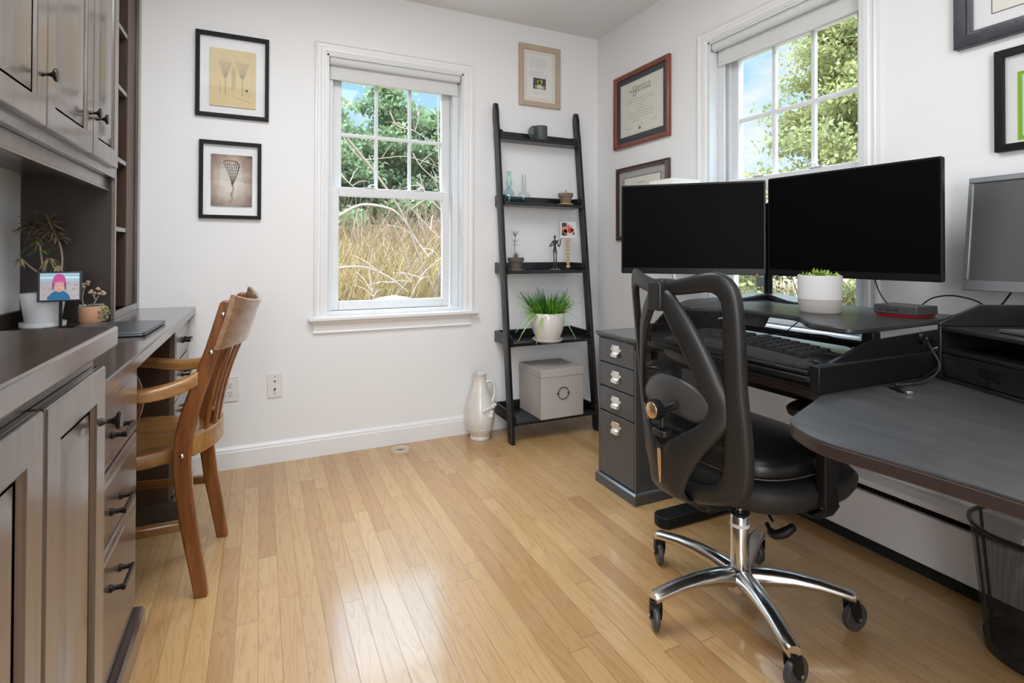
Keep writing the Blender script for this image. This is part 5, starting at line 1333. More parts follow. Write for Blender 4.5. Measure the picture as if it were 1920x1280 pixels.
# back: curved sheets traced in the chair's own frame
XO = 0.015; XS = 0.89
def fback(x, z): return -0.262 + 1.45*(x-XO)**2 - 0.101*(z-0.6)
def fspine(x, z):
    y = -0.302 + 2.8*(x-XO)**2 - 0.05*(z-0.6)
    if z < 0.43: y += (0.43-z)**2*26
    if z > 0.86: y += (z-0.86)*0.10
    return y
def resample(loop, c, n):
    """closed loop (star shaped about c) -> n points at equal angles"""
    P = [Vector((p[0]-c[0], p[1]-c[1])) for p in loop]; out = []
    for k in range(n):
        a = 2*math.pi*k/n; d = Vector((math.cos(a), math.sin(a))); best = None
        for i in range(len(P)):
            p, q = P[i], P[(i+1) % len(P)]; e_ = q-p
            den = d.x*e_.y - d.y*e_.x
            if abs(den) < 1e-12: continue
            t_ = (p.x*e_.y - p.y*e_.x)/den; u = (p.x*d.y - p.y*d.x)/den
            if t_ > 0 and -1e-6 <= u <= 1+1e-6: best = t_ if best is None else max(best, t_)
        out.append((c[0]+d.x*best, c[1]+d.y*best) if best else (c[0], c[1]))
    return out
def mirror(h, k=0.0, XS=XS): return [(XO+x*XS*(1-k*x), z) for x, z in h] + [(XO-x*XS*(1-k*x), z) for x, z in reversed(h) if abs(x) > 1e-6]
def sm2(loop, n=5): return [(p.x, p.y) for p in smooth_path([(a, b, 0) for a, b in loop], n, closed=True)]
def ring_sheet(outer, inner, f, th, c, n=120, rad=7, round_=0.45):
    o = resample(outer, c, n); i = resample(inner, c, n); g = G(); rings = []
    prof = []
    for k in range(rad+1): prof.append((k/rad, 1))
    for k in range(rad, -1, -1): prof.append((k/rad, -1))
    for t_, s in prof:
        e_ = min(t_, 1-t_)*2; hh_ = th*(round_ + (1-round_)*min(1, (e_*1.6))**0.5)
        rings.append([(ox+(ix-ox)*t_, f(ox+(ix-ox)*t_, oz+(iz-oz)*t_) - s*hh_, oz+(iz-oz)*t_) for (ox, oz), (ix, iz) in zip(o, i)])
    g.loft(rings, closed=True, cap=False)
    return g
bo = mirror([(0, 0.978), (0.045, 0.982), (0.10, 0.992), (0.145, 1.004), (0.178, 1.008), (0.205, 0.998), (0.225, 0.972), (0.232, 0.940), (0.234, 0.89), (0.232, 0.80), (0.229, 0.71), (0.232, 0.62), (0.231, 0.54), (0.222, 0.475), (0.204, 0.440), (0.165, 0.418), (0.10, 0.400), (0.04, 0.390), (0, 0.389)])
bi = mirror([(0, 0.938), (0.06, 0.944), (0.12, 0.952), (0.160, 0.957), (0.182, 0.948), (0.190, 0.925), (0.188, 0.86), (0.184, 0.76), (0.178, 0.66), (0.171, 0.58), (0.164, 0.515), (0.146, 0.474), (0.113, 0.455), (0.06, 0.447), (0, 0.445)])
cb(ring_sheet(sm2(bo), sm2(bi), fback, 0.013, (XO, 0.70)), 'back_frame', CHAIRPL, smooth=70)
# woven mesh
g = G(); loop = resample(sm2(bi), (XO, 0.70), 96); vs = []; fs = []
K = 10
for k in range(1, K+1):
    for j, (x, z) in enumerate(loop):
        s = 1.02*k/K; X, Z_ = XO+(x-XO)*s, 0.70+(z-0.70)*s; vs.append((X, fback(X, Z_)+0.004, Z_)); g.uv[len(vs)-1] = (X, Z_)
vs.append((XO, fback(XO, 0.70)+0.004, 0.70)); g.uv[len(vs)-1] = (XO, 0.70)
for k in range(K-1):
    for j in range(96):
        a = k*96+j; b = k*96+(j+1) % 96; fs.append((a, b, b+96, a+96))
for j in range(96): fs.append((len(vs)-1, (j+1) % 96, j))
g.add(vs, fs); cb(g, 'back_mesh', CHMESH, smooth=80)
# Y spine: two arms meeting in a tapering tongue that curls under the seat
so = mirror(k=0.85, XS=1.0, h=[(0, 0.958), (0.030, 0.958), (0.052, 0.944), (0.080, 0.912), (0.118, 0.862), (0.158, 0.790), (0.190, 0.722), (0.207, 0.690), (0.213, 0.662), (0.204, 0.630), (0.178, 0.598), (0.130, 0.545), (0.094, 0.492), (0.070, 0.445), (0.063, 0.400), (0.064, 0.362), (0.046, 0.336), (0, 0.330)])
si = mirror(k=0.85, XS=1.0, h=[(0, 0.912), (0.016, 0.905), (0.030, 0.885), (0.062, 0.833), (0.100, 0.765), (0.130, 0.710), (0.144, 0.688), (0.149, 0.664), (0.140, 0.640), (0.112, 0.612), (0.062, 0.580), (0.030, 0.556), (0.010, 0.541), (0, 0.538)])
cb(ring_sheet(sm2(so), sm2(si), fspine, 0.011, (XO, 0.63), n=168, rad=9, round_=0.35), 'spine', CHAIRPL, smooth=70)
g = G(); g.loft([[(x, y, z) for x, z in ((-w_, zz), (w_, zz), (w_, zz+0.020), (-w_, zz+0.020))] for w_, y, zz in ((0.050, -0.165, 0.347), (0.055, -0.05, 0.352), (0.055, 0.04, 0.356))]); cb(g, 'spine_bracket', CHAIRPL, bevel=0.006)
g = G(); g.loft([[(x, fback(0, 0.45)+yy, z) for x, z in ((-0.06, 0.412), (0.06, 0.412), (0.06, 0.436), (-0.06, 0.436))] for yy in (0.0, 0.03)]); cb(g, 'back_mount', CHAIRPL, bevel=0.003)
# top clamp block
yt = fspine(XO, 0.95)
def sh(g):
    g.v = [(x+XO, y, z) for x, y, z in g.v]; return g
g = G(); g.box((-0.026, yt-0.020, 0.900), (0.026, yt+0.012, 0.978)); g.box((-0.024, yt-0.010, 0.955), (0.024, yt+0.045, 0.984)); hb = cb(sh(g), 'top_clamp', CHAIRPL, bevel=0.006, seg=3)
g = G(); g.cyl((0.0255, yt-0.004, 0.957), (0.0268, yt-0.004, 0.957), 0.0055, n=16); cb(sh(g), 'clamp_hole', DARK, hb)
g = G(); g.cyl((-0.006, yt+0.01, 0.984), (-0.006, yt+0.01, 0.9850), 0.004, n=12); cb(sh(g), 'clamp_hole', DARK, hb)
# gold strip
g = G(); rings = []
for z, w_ in ((0.530, 0.003), (0.525, 0.0065), (0.50, 0.0068), (0.46, 0.005), (0.436, 0.0026)):
    y = fspine(XO, z)-0.0112; rings.append([(-w_, y, z), (w_, y, z), (w_, y-0.002, z), (-w_, y-0.002, z)])
g.loft(rings); cb(sh(g), 'gold_strip', BRASS)
# lumbar pad with adjuster knob
g = G(); rings = []
for k in range(17):
    x = -0.13+0.26*k/16; q = abs(k/8-1); hz = 0.050*(1-0.5*q**4)
    rings.append([(x, fback(x+XO, 0.665)-0.004+0.010*math.cos(a)-0.0*q, 0.672+hz*math.sin(a)-0.03*q*q) for a in [2*math.pi*j/18 for j in range(18)]])
g.loft(rings); lp = cb(sh(g), 'lumbar_pad', mat('grey_black_lumbar', (0.05, 0.048, 0.046), 0.35), smooth=60)
yk = -0.312
g = G(); g.cyl((0, yk-0.002, 0.634), (0, yk+0.03, 0.634), 0.011, n=20); g.tube([(0, yk+0.018, 0.632), (0.045, yk+0.024, 0.655)], 0.010, 12); g.tube([(0, yk+0.012, 0.625), (0, yk+0.012, 0.585)], 0.009, 14); cb(sh(g), 'adjuster_arm', CHAIRPL)
g = G(); g.loft([[(x, y, z) for x, y in rrect(-0.026, 0.026, yk-0.006, yk+0.032, 0.012, 4)] for z in (0.562, 0.580)]); cb(sh(g), 'adjuster_foot', CHAIRPL, bevel=0.004)
g = G(); rings = []
for y, rr in ((yk-0.024, 0.024), (yk-0.022, 0.0265), (yk-0.002, 0.0265), (yk, 0.024)):
    rings.append([((rr+(0.0012 if j % 2 else 0))*math.cos(2*math.pi*j/48), y, 0.634+(rr+(0.0012 if j % 2 else 0))*math.sin(2*math.pi*j/48)) for j in range(48)])
g.loft(rings); kn = cb(sh(g), 'adjuster_knob', BLACKPL, smooth=20)
g = G(); g.lathe([(0.0001, -0.0285), (0.013, -0.0275), (0.0215, -0.0250), (0.022, -0.0240), (0.0001, -0.0235)], (0, yk, 0.634), 28, 'X'); g.v = [(y_-yk, x_+yk, z_) for x_, y_, z_ in g.v]; cb(sh(g), 'knob_cap', BRASS, kn)

# ================================================================== WOODEN ARMCHAIR (local: front is -x)
WA = R(-5.6)
wc = thing('wooden_armchair', 'honey oak slat back armchair pulled up to the built-in desk', 'chair', (-0.125, 2.077, 0), WA)
def wb(g, name, m, **k): return g.build(name, m, k.pop('parent', wc), local=True, **k)
hwid = 0.178
def post(s):
    rings = []
    for z, x, hw in ((0, -0.014, 0.019), (0.10, -0.030, 0.021), (0.228, -0.052, 0.023), (0.34, -0.066, 0.024), (0.42, -0.070, 0.025), (0.50, -0.064, 0.025), (0.58, -0.046, 0.024), (0.66, -0.020, 0.023), (0.76, 0.012, 0.021), (0.85, 0.036, 0.019), (0.895, 0.047, 0.017), (0.903, 0.049, 0.012)):
        y = s*(hwid + 0.012*max(0, 0.25-z)*4*0.6)
        rings.append([(x-hw, y-0.014, z), (x+hw, y-0.014, z), (x+hw, y+0.014, z), (x-hw, y+0.014, z)])
    return G().loft(rings)
for s in (-1, 1):
    wb(post(s), 'back_leg', HONEY, bevel=0.006, seg=3)
    g = G(); rings = []
    for z, x, hw in ((0, -0.475, 0.016), (0.2, -0.468, 0.018), (0.40, -0.462, 0.020), (0.425, -0.462, 0.020)):
        rings.append([(x-hw, s*0.215-hw, z), (x+hw, s*0.215-hw, z), (x+hw, s*0.215+hw, z), (x-hw, s*0.215+hw, z)])
    g.loft(rings); wb(g, 'front_leg', HONEY, bevel=0.005)
    g = G(); g.loft([[(x, s*(hwid+0.005+0.03*t_)-0.010, z) for x, z in ()] for t_ in ()] if False else [[(-0.066, s*(hwid-0.001)-s*0.009, 0.205), (-0.066, s*(hwid)+s*0.009, 0.205), (-0.066, s*(hwid)+s*0.009, 0.232), (-0.066, s*(hwid)-s*0.009, 0.232)], [(-0.455, s*0.214-s*0.009, 0.205), (-0.455, s*0.214+s*0.009, 0.205), (-0.455, s*0.214+s*0.009, 0.232), (-0.455, s*0.214-s*0.009, 0.232)]]); wb(g, 'side_stretcher', HONEYX, bevel=0.004)
    # arm: sweeps from the back post out and forward, ends in a rounded hand rest
    pts = smooth_path([(-0.030, s*(hwid+0.005), 0.668), (-0.080, s*(hwid+0.022), 0.646), (-0.16, s*(hwid+0.050), 0.636), (-0.25, s*(hwid+0.055), 0.648), (-0.33, s*(hwid+0.040), 0.660), (-0.385, s*(hwid+0.018), 0.660)], 5)
    g = G(); rings = []; m_ = len(pts)
    for i, p in enumerate(pts):
        d = (pts[min(i+1, m_-1)] - pts[max(i-1, 0)]).normalized(); sd = Vector((-d.y, d.x, 0)).normalized(); t_ = i/(m_-1)
        wd = 0.014 + 0.018*math.sin(min(1, t_*1.25)*math.pi*0.5) - (0.012 if i == m_-1 else 0); hh_ = 0.021 - 0.009*t_
        rings.append([p+sd*a*wd+Vector((0, 0, b*hh_)) for a, b in ((-1, -1), (1, -1), (1.0, 0.6), (0.7, 1), (-0.7, 1), (-1.0, 0.6))])
    g.loft(rings); wb(g, 'armrest', HONEYF, bevel=0.004, seg=3, smooth=50)
    g = G(); pts = smooth_path([(-0.345, s*(hwid+0.030), 0.648), (-0.300, s*(hwid+0.026), 0.590), (-0.285, s*(hwid+0.024), 0.52), (-0.305, s*(hwid+0.022), 0.452)], 5)
    g.tube(pts, [0.020-0.006*abs(math.sin(math.pi*i/(len(pts)-1))) for i in range(len(pts))], 10); wb(g, 'arm_support', HONEY)
    g = G()
    for z, x, in ((0.435, -0.069), (0.745, 0.008), (0.860, 0.040)):
        g.sphere((x, s*(hwid+0.0145), z), (0.007, 0.0035, 0.007), 6)
    wb(g, 'screw_cap', STEEL)
# saddle seat
g = G(); rings = []; n = 56
def seat_ring(k, z, dip=0.0):
    out = []
    for j in range(n):
        a = 2*math.pi*j/n; ca, sa = math.cos(a), math.sin(a)
        x = -0.265 + 0.215*k*math.copysign(abs(ca)**0.62, ca)
        wy = (0.232 - 0.040*max(0, ca))*k
        y = wy*math.copysign(abs(sa)**0.62, sa)
        out.append((x, y, z - dip*(0.6+0.4*math.cos(2*a))))
    return out
g.loft([seat_ring(0.90, 0.412), seat_ring(0.985, 0.414), seat_ring(1.0, 0.422), seat_ring(1.0, 0.444), seat_ring(0.975, 0.453), seat_ring(0.90, 0.455), seat_ring(0.7, 0.447, 0.004), seat_ring(0.45, 0.441, 0.003), seat_ring(0.2, 0.441), seat_ring(0.02, 0.442)])
wb(g, 'seat', HONEYX, smooth=45)
# curved rear rail under the back slats
g = G(); rings = []
for k in range(15):
    t_ = -1+2*k/14; y = t_*0.172; x = -0.052+0.052*(1-t_*t_)
    rings.append([(x-0.014, y, 0.424), (x+0.012, y, 0.424), (x+0.012, y, 0.488), (x-0.014, y, 0.488)])
g.loft(rings); wb(g, 'rear_rail', HONEYF, bevel=0.004)
# crest board, bowed backwards, curled top
g = G(); rings = []
for k in range(21):
    t_ = -1+2*k/20; y = t_*0.205; bow = 0.055*(1-t_*t_); top = 0.905+0.018*abs(t_)**3 - 0.020*(1-abs(t_))**0.8*0.6
    x = bow + 0.018
    rings.append([(x-0.004, y, 0.752), (x+0.012, y, 0.752), (x+0.028, y, 0.80), (x+0.046, y, 0.86), (x+0.058, y, top-0.006), (x+0.054, y, top), (x+0.044, y, top), (x+0.030, y, 0.86), (x+0.012, y, 0.80)])
g.loft(rings); wb(g, 'crest_board', wood_mat('sheen_paled_crest', (0.42, 0.27, 0.17), (0.26, 0.13, 0.06), 'Y', 0.26, 0.9, 1.2), smooth=40, bevel=0.002)  # pale tone paints the sheen of reflected light on the crest
for k in range(5):
    t_ = (-0.62, -0.31, 0.0, 0.31, 0.62)[k]; y0_ = t_*0.168; y1_ = t_*0.195
    xb_ = -0.050+0.050*(1-(y0_/0.172)**2); xt_ = 0.020+0.055*(1-t_*t_)
    g = G(); rings = []
    for q in range(7):
        u = q/6; x = xb_+(xt_-xb_)*u - 0.012*math.sin(math.pi*u); y = y0_+(y1_-y0_)*u; z = 0.485+(0.77-0.485)*u
        rings.append([(x-0.005, y-0.013, z), (x+0.005, y-0.013, z), (x+0.005, y+0.013, z), (x-0.005, y+0.013, z)])
    g.loft(rings); wb(g, 'back_slat', HONEY, bevel=0.002)
# bowed front stretcher between the side stretchers
g = G(); rings = []
for k in range(13):
    t_ = -1+2*k/12; y = t_*0.196; x = -0.300-0.09*(1-t_*t_)
    rings.append([(x-0.010, y, 0.232), (x+0.010, y, 0.232), (x+0.010, y, 0.252), (x-0.010, y, 0.252)])
g.loft(rings); wb(g, 'bowed_stretcher', HONEYF, bevel=0.003)

# ================================================================== ON THE BUILT-IN DESK
o = thing('laptop', 'closed space grey laptop lying on the built-in desk', 'laptop', (-0.43, 2.12, DZ), R(-2))
g = G(); g.prism([(x, y, 0.0022) for x, y in rrect(-0.117, 0.117, -0.165, 0.165, 0.012, 5)], (0, 0, 0.0065)); g.build('base', LAPTOP, o, local=True, bevel=0.0015)
g = G(); g.prism([(x, y, 0.0092) for x, y in rrect(-0.117, 0.117, -0.165, 0.165, 0.012, 5)], (0, 0, 0.0045)); g.build('lid', LAPTOP, o, local=True, bevel=0.0015)
g = G()
for x in (-0.09, 0.09):
    for y in (-0.13, 0.13): g.cyl((x, y, 0.0003), (x, y, 0.0022), 0.007, n=12)
g.build('rubber_foot', BEZEL, o, local=True)

c = (-0.674, 2.345, DZ)
root = thing('tall_potted_plant', 'leggy wilting plant in a ribbed white pot with saucer', 'potted plant', c)
g = G(); g.lathe([(0.0001, 0.0), (0.058, 0), (0.062, 0.004), (0.063, 0.018), (0.060, 0.018), (0.055, 0.008), (0.0001, 0.007)], c, 40); g.build('saucer', WPOT, root)
g = G(); rings = []
for r, z in ((0.0001, 0.0085), (0.044, 0.0085), (0.047, 0.014), (0.056, 0.075), (0.061, 0.112), (0.0605, 0.116), (0.057, 0.116), (0.054, 0.098), (0.0001, 0.096)):
    rings.append([(c[0]+r*(1+0.018*(j % 2)*(0 if z > 0.11 or z < 0.009 else 1))*math.cos(2*math.pi*j/48), c[1]+r*(1+0.018*(j % 2)*(0 if z > 0.11 or z < 0.009 else 1))*math.sin(2*math.pi*j/48), c[2]+z) for j in range(48)])
g.loft(rings); g.build('pot', WPOT, root, smooth=60)
g = G(); g.lathe([(0.0001, 0.0965), (0.053, 0.098), (0.0001, 0.102)], c, 20); g.build('soil', SOIL, root)
rnd = random.Random(21)
stems = [[(0.0, 0, 0.095), (0.002, -0.005, 0.17), (-0.003, -0.01, 0.235), (-0.012, 0.0, 0.285), (-0.030, 0.01, 0.325), (-0.045, 0.015, 0.36)],
         [(0.018, 0.01, 0.095), (0.040, 0.015, 0.17), (0.045, 0.02, 0.23), (0.038, 0.02, 0.285), (0.022, 0.01, 0.33), (0.005, 0.0, 0.385)],
         [(-0.004, 0, 0.15), (0.012, -0.02, 0.205), (0.022, -0.035, 0.235)], [(0.0, 0, 0.175), (-0.028, -0.02, 0.205), (-0.050, -0.03, 0.235)]]
for st_ in stems:
    g = G(); p = smooth_path([(c[0]+x, c[1]+y, c[2]+z) for x, y, z in st_], 4); g.tube(p, [0.0040-0.0022*i/len(p) for i in range(len(p))], 7); g.build('stem', STEM, root)
g = G()
for st_, n_ in ((stems[0], 80), (stems[1], 90)):
    p = smooth_path([(c[0]+x, c[1]+y, c[2]+z) for x, y, z in st_], 8)
    for k in range(n_):
        q = p[int(len(p)*rnd.uniform(0.55, 0.999)**0.8)]; a = rnd.uniform(0, 6.28)
        g.leaf(q, (math.cos(a), 0.7*math.sin(a), rnd.uniform(-0.5, 0.9)), (0, 0, 1), rnd.uniform(0.025, 0.058), rnd.uniform(0.007, 0.012), rnd.uniform(0, 0.6), 0.2)
g.build('wilted_leaves', LEAFW, root)
g = G()
for cx_, cz_, n_ in ((-0.010, 0.265, 12), (-0.02, 0.30, 10), (0.0, 0.125, 16)):
    for k in range(n_):
        a = rnd.uniform(0, 6.28); g.leaf((c[0]+cx_, c[1], c[2]+cz_), (math.cos(a), math.sin(a)*0.7, rnd.uniform(-0.4, 0.4)), (0, 0, 1), rnd.uniform(0.02, 0.04), 0.012, 0.3, 0.1)
g.build('green_leaves', mat('mid_green_leaf', (0.12, 0.22, 0.04), 0.5), root)
g = G()
for cx_, cy_, cz_, n_ in ((0.022, -0.035, 0.235, 14), (0.035, 0.0, 0.21, 10), (-0.050, -0.03, 0.235, 8)):
    for k in range(n_):
        a = rnd.uniform(0, 6.28); g.leaf((c[0]+cx_, c[1]+cy_, c[2]+cz_), (math.cos(a), math.sin(a)*0.7, rnd.uniform(-1.1, 0.2)), (0, 0, 1), rnd.uniform(0.02, 0.038), 0.007, 0.5, 0.1)
g.build('dry_leaves', mat('dry_straw_leaf', (0.42, 0.33, 0.17), 0.7), root)

# digital photo frame
c = (-0.612, 2.29, DZ)
root = thing('photo_screen', 'small screen on a stand showing a child in a pink hat', 'photo display', c, R(6))
g = G(); g.lathe([(0.0001, 0.0), (0.043, 0.0), (0.043, 0.003), (0.012, 0.006), (0.0001, 0.006)], (0, 0, 0), 32); g.build('base', BEZEL, root, local=True)
g = G(); g.box((-0.0045, -0.003, 0.0055), (0.0045, 0.003, 0.11)); g.build('stand', BEZEL, root, local=True)
FR = mat('blue_black_frame', (0.018, 0.028, 0.045), 0.35)
g = G().box((-0.060, -0.012, 0.090), (0.058, -0.0035, 0.192)); sc_ = g.build('housing', FR, root, local=True, bevel=0.002)
def px_box(x0, x1, z0, z1, d, m, nm):
    g = G().box((x0, -0.0122-d, z0), (x1, -0.0118, z1)); g.build(nm, m, sc_, local=True, smooth=0)
def pm(n_, c_): return mat(n_, c_, 0.5, emit=(c_, 0.25))
px_box(-0.052, 0.051, 0.096, 0.186, 0.0002, pm('picture_sand', (0.42, 0.38, 0.40)), 'picture')
px_box(-0.052, 0.051, 0.158, 0.186, 0.0004, pm('picture_sea', (0.32, 0.50, 0.58)), 'picture_sea')
px_box(-0.052, 0.051, 0.168, 0.173, 0.0006, pm('picture_wave', (0.62, 0.72, 0.76)), 'picture_wave')
g = G(); rnd = random.Random(4)
for k in range(26):
    x = rnd.uniform(-0.05, 0.045); z = rnd.uniform(0.10, 0.155); g.box((x, -0.0127, z), (x+rnd.uniform(0.003, 0.009), -0.0122, z+0.002))
g.build('picture_pebbles', pm('picture_pebble', (0.22, 0.19, 0.21)), sc_, local=True, smooth=0)
g = G(); g.prism([(x, -0.0126, z) for x, z in round_poly([(-0.036, 0.0965), (0.030, 0.0965), (0.020, 0.118), (0.008, 0.126), (-0.014, 0.126), (-0.026, 0.116)], 0.008, 4)], (0, -0.0006, 0)); g.build('picture_blue_coat', pm('picture_blue', (0.015, 0.13, 0.27)), sc_, local=True, smooth=0)
g = G(); g.prism([(-0.002+0.0175*math.cos(R(k*15)), -0.0133, 0.158+0.0260*math.sin(R(k*15))*(1 if k < 13 else 0.9)) for k in range(24)], (0, -0.0006, 0)); g.build('picture_pink_hat', pm('picture_pink', (0.50, 0.07, 0.26)), sc_, local=True, smooth=0)
g = G(); g.prism([(-0.002+0.0135*math.cos(R(k*15)), -0.0140, 0.140+0.0175*math.sin(R(k*15))) for k in range(24)], (0, -0.0006, 0)); g.build('picture_face', pm('picture_skin', (0.60, 0.33, 0.27)), sc_, local=True, smooth=0)

g = G()
for x, z, rx, rz_ in ((-0.0085, 0.1435, 0.0022, 0.0010), (0.0045, 0.1435, 0.0022, 0.0010)):
    g.prism([(x+rx*math.cos(R(k*30)), -0.0147, z+rz_*math.sin(R(k*30))) for k in range(12)], (0, -0.0003, 0))
g.prism([(-0.002+0.0040*math.cos(R(k*30)), -0.0147, 0.1315+0.0012*math.sin(R(k*30))) for k in range(12)], (0, -0.0003, 0))
g.build('picture_features', pm('picture_eyes_mouth', (0.28, 0.12, 0.11)), sc_, local=True, smooth=0)  # brown for the eyes and mouth in the picture
g = G()
for sx in (-1, 1): g.prism([(-0.002+sx*0.0125, -0.0143, 0.156), (-0.002+sx*0.0175, -0.0143, 0.158), (-0.002+sx*0.0180, -0.0143, 0.132), (-0.002+sx*0.0140, -0.0143, 0.130)], (0, -0.0004, 0))
g.build('picture_hat_flaps', pm('picture_plum', (0.22, 0.05, 0.16)), sc_, local=True, smooth=0)
g = G().prism([(-0.018, -0.0143, 0.1535), (0.014, -0.0143, 0.1535), (0.014, -0.0143, 0.1565), (-0.002, -0.0143, 0.1600), (-0.018, -0.0143, 0.1565)], (0, -0.0005, 0)); g.build('picture_hat_band', pm('picture_rose', (0.58, 0.14, 0.34)), sc_, local=True, smooth=0)

# terracotta pot with succulents
c = (-0.558, 2.425, DZ)
root = thing('terracotta_pot', 'smooth peach terracotta pot with trailing mixed succulents', 'potted plant', c)
g = G(); g.lathe([(0.0001, 0.0004), (0.034, 0.0004), (0.038, 0.005), (0.0395, 0.058), (0.039, 0.060), (0.036, 0.060), (0.035, 0.052), (0.0001, 0.051)], c, 40); g.build('pot', TERRA, root)
rnd = random.Random(8); g = G()
for k in range(60):
    a = k*2.4; rr = 0.026*math.sqrt(rnd.random()); g.leaf((c[0]+rr*math.cos(a), c[1]+rr*math.sin(a), c[2]+0.052), (math.cos(a), math.sin(a), 1.0), (0, 0, 1), 0.018, 0.009, 0, 0.3)
g.build('rosette', LEAFG, root)
g = G()
for st_ in ([(-0.020, 0, 0.052), (-0.028, 0, 0.085), (-0.022, 0, 0.125), (-0.010, 0, 0.150)], [(0.0, 0, 0.052), (0.012, 0, 0.080), (0.020, 0, 0.098)], [(0.010, 0, 0.085), (0.002, 0, 0.105), (-0.002, 0, 0.112)], [(0.018, 0, 0.095), (0.030, 0, 0.110)]):
    g.tube(smooth_path([(c[0]+x, c[1]+y, c[2]+z) for x, y, z in st_], 3), 0.0024, 6)
g.build('stem', STEM, root)
g = G()
for x, z in ((-0.010, 0.150), (-0.016, 0.140), (-0.022, 0.128), (-0.026, 0.138), (-0.002, 0.112), (0.006, 0.105), (0.030, 0.112), (0.024, 0.104), (0.036, 0.104), (0.02, 0.122)):
    for k in range(3): g.sphere((c[0]+x+rnd.uniform(-.004, .004), c[1]+rnd.uniform(-.006, .006), c[2]+z+rnd.uniform(-.004, .004)), (0.006, 0.004, 0.0045), 5)
g.build('fleshy_leaves', mat('rosy_beige_leaf', (0.46, 0.34, 0.24), 0.5), root)
g = G()
for k in range(70):
    t_ = rnd.random(); a = rnd.uniform(-1.0, 0.6); r = 0.037+0.010*math.sin(math.pi*t_)
    g.sphere((c[0]+r*math.cos(a)+rnd.uniform(0, .006), c[1]+r*math.sin(a)*0.8, c[2]+0.060-0.055*t_), 0.0034, 4)
g.build('trailing_beads', mat('pale_green_bead', (0.26, 0.30, 0.14), 0.5), root)

# ================================================================== OUTSIDE
GR = mat('dry_grass_ground', (0.20, 0.145, 0.08), 0.95, noise=((3, 3, 3), (0.13, 0.11, 0.05), 0.4, 0.6))
g = G()
def gz(x, y):
    s = max(0.0, (y-4.0))*0.16 if x < 6 else max(0.0, y-4.0)*0.16*max(0, 1-(x-6)/4)
    return -0.45 + min(s, 2.2) + 0.05*math.sin(x*1.3)*math.cos(y*0.9)
nx_, ny_ = 60, 50; vs = [(-22+44*i/nx_*1.3, -8+44*j/ny_, gz(-22+44*i/nx_*1.3, -8+44*j/ny_)) for j in range(ny_+1) for i in range(nx_+1)]
g.add(vs, [(j*(nx_+1)+i, j*(nx_+1)+i+1, (j+1)*(nx_+1)+i+1, (j+1)*(nx_+1)+i) for j in range(ny_) for i in range(nx_)
           if not (-1.2 < vs[j*(nx_+1)+i][0] < 2.2 and -2.2 < vs[j*(nx_+1)+i][1] < 3.0)])
o = g.build('garden_ground', GR, smooth=80); tag(o, 'sloping dry grass ground outside the windows', 'ground'); struct(o)

def quads(rs, P, sz, flat=0.6, asp=0.55):
    """random small leaf quads at positions P (n,3)"""
    n = len(P); d = rs.normal(size=(n, 3)); d /= np.linalg.norm(d, axis=1)[:, None]
    u = rs.normal(size=(n, 3)); u -= (u*d).sum(1)[:, None]*d; u /= np.linalg.norm(u, axis=1)[:, None]
    v = np.cross(d, u); s = sz*(0.6+0.8*rs.random(n))[:, None]
    q = np.stack([P-u*s, P-v*s*asp, P+u*s, P+v*s*asp], 1).reshape(-1, 3)
    return q
def cloud_mesh(name, q, m, parent):
    me = bpy.data.meshes.new(name); n = len(q)//4
    inv = np.array(INV[parent.name]); q = q @ inv[:3, :3].T + inv[:3, 3]
    me.from_pydata(q.tolist(), [], [(4*i, 4*i+1, 4*i+2, 4*i+3) for i in range(n)]); me.materials.append(m)
    o = bpy.data.objects.new(name, me); C.objects.link(o); o.parent = parent; INV[o.name] = INV[parent.name]; return o
def leaf_mat(name, c1, c2, tr=0.35):
    m = bpy.data.materials.new(name); m.use_nodes = True; t = m.node_tree; b = t.nodes['Principled BSDF']
    g_ = N(t, 'ShaderNodeNewGeometry'); mi = N(t, 'ShaderNodeMix', data_type='RGBA'); nz = N(t, 'ShaderNodeTexNoise', inp={'Scale': 2.2, 'Detail': 4})
    tcn = N(t, 'ShaderNodeTexCoord'); t.links.new(tcn.outputs['Object'], nz.inputs['Vector'])
    rg = N(t, 'ShaderNodeMapRange', inp={'From Min': 0.35, 'From Max': 0.65}); t.links.new(nz.outputs['Fac'], rg.inputs[0]); t.links.new(rg.outputs[0], mi.inputs[0])
    mi.inputs[6].default_value = (*c1, 1); mi.inputs[7].default_value = (*c2, 1)
    tl_ = N(t, 'ShaderNodeBsdfTranslucent'); ms = N(t, 'ShaderNodeMixShader', inp={0: tr}); t.links.new(mi.outputs[2], b.inputs['Base Color']); t.links.new(mi.outputs[2], tl_.inputs[0])
    b.inputs['Roughness'].default_value = 0.7
    out = t.nodes['Material Output']; t.links.new(b.outputs[0], ms.inputs[1]); t.links.new(tl_.outputs[0], ms.inputs[2]); t.links.new(ms.outputs[0], out.inputs[0])
    return m
EVG = leaf_mat('evergreen_foliage', (0.24, 0.31, 0.15), (0.11, 0.17, 0.085))
YEL = leaf_mat('sunlit_cedar_foliage', (0.38, 0.38, 0.15), (0.22, 0.24, 0.095))
BRU = leaf_mat('dry_brush_twigs', (0.32, 0.215, 0.095), (0.21, 0.165, 0.065), 0.2)
PINKT = leaf_mat('reddish_bare_twigs', (0.30, 0.19, 0.12), (0.22, 0.14, 0.09), 0.2)
BARK = mat('grey_brown_bark', (0.20, 0.145, 0.11), 0.9)
PALEB = mat('pale_bare_bark', (0.29, 0.23, 0.19), 0.8)

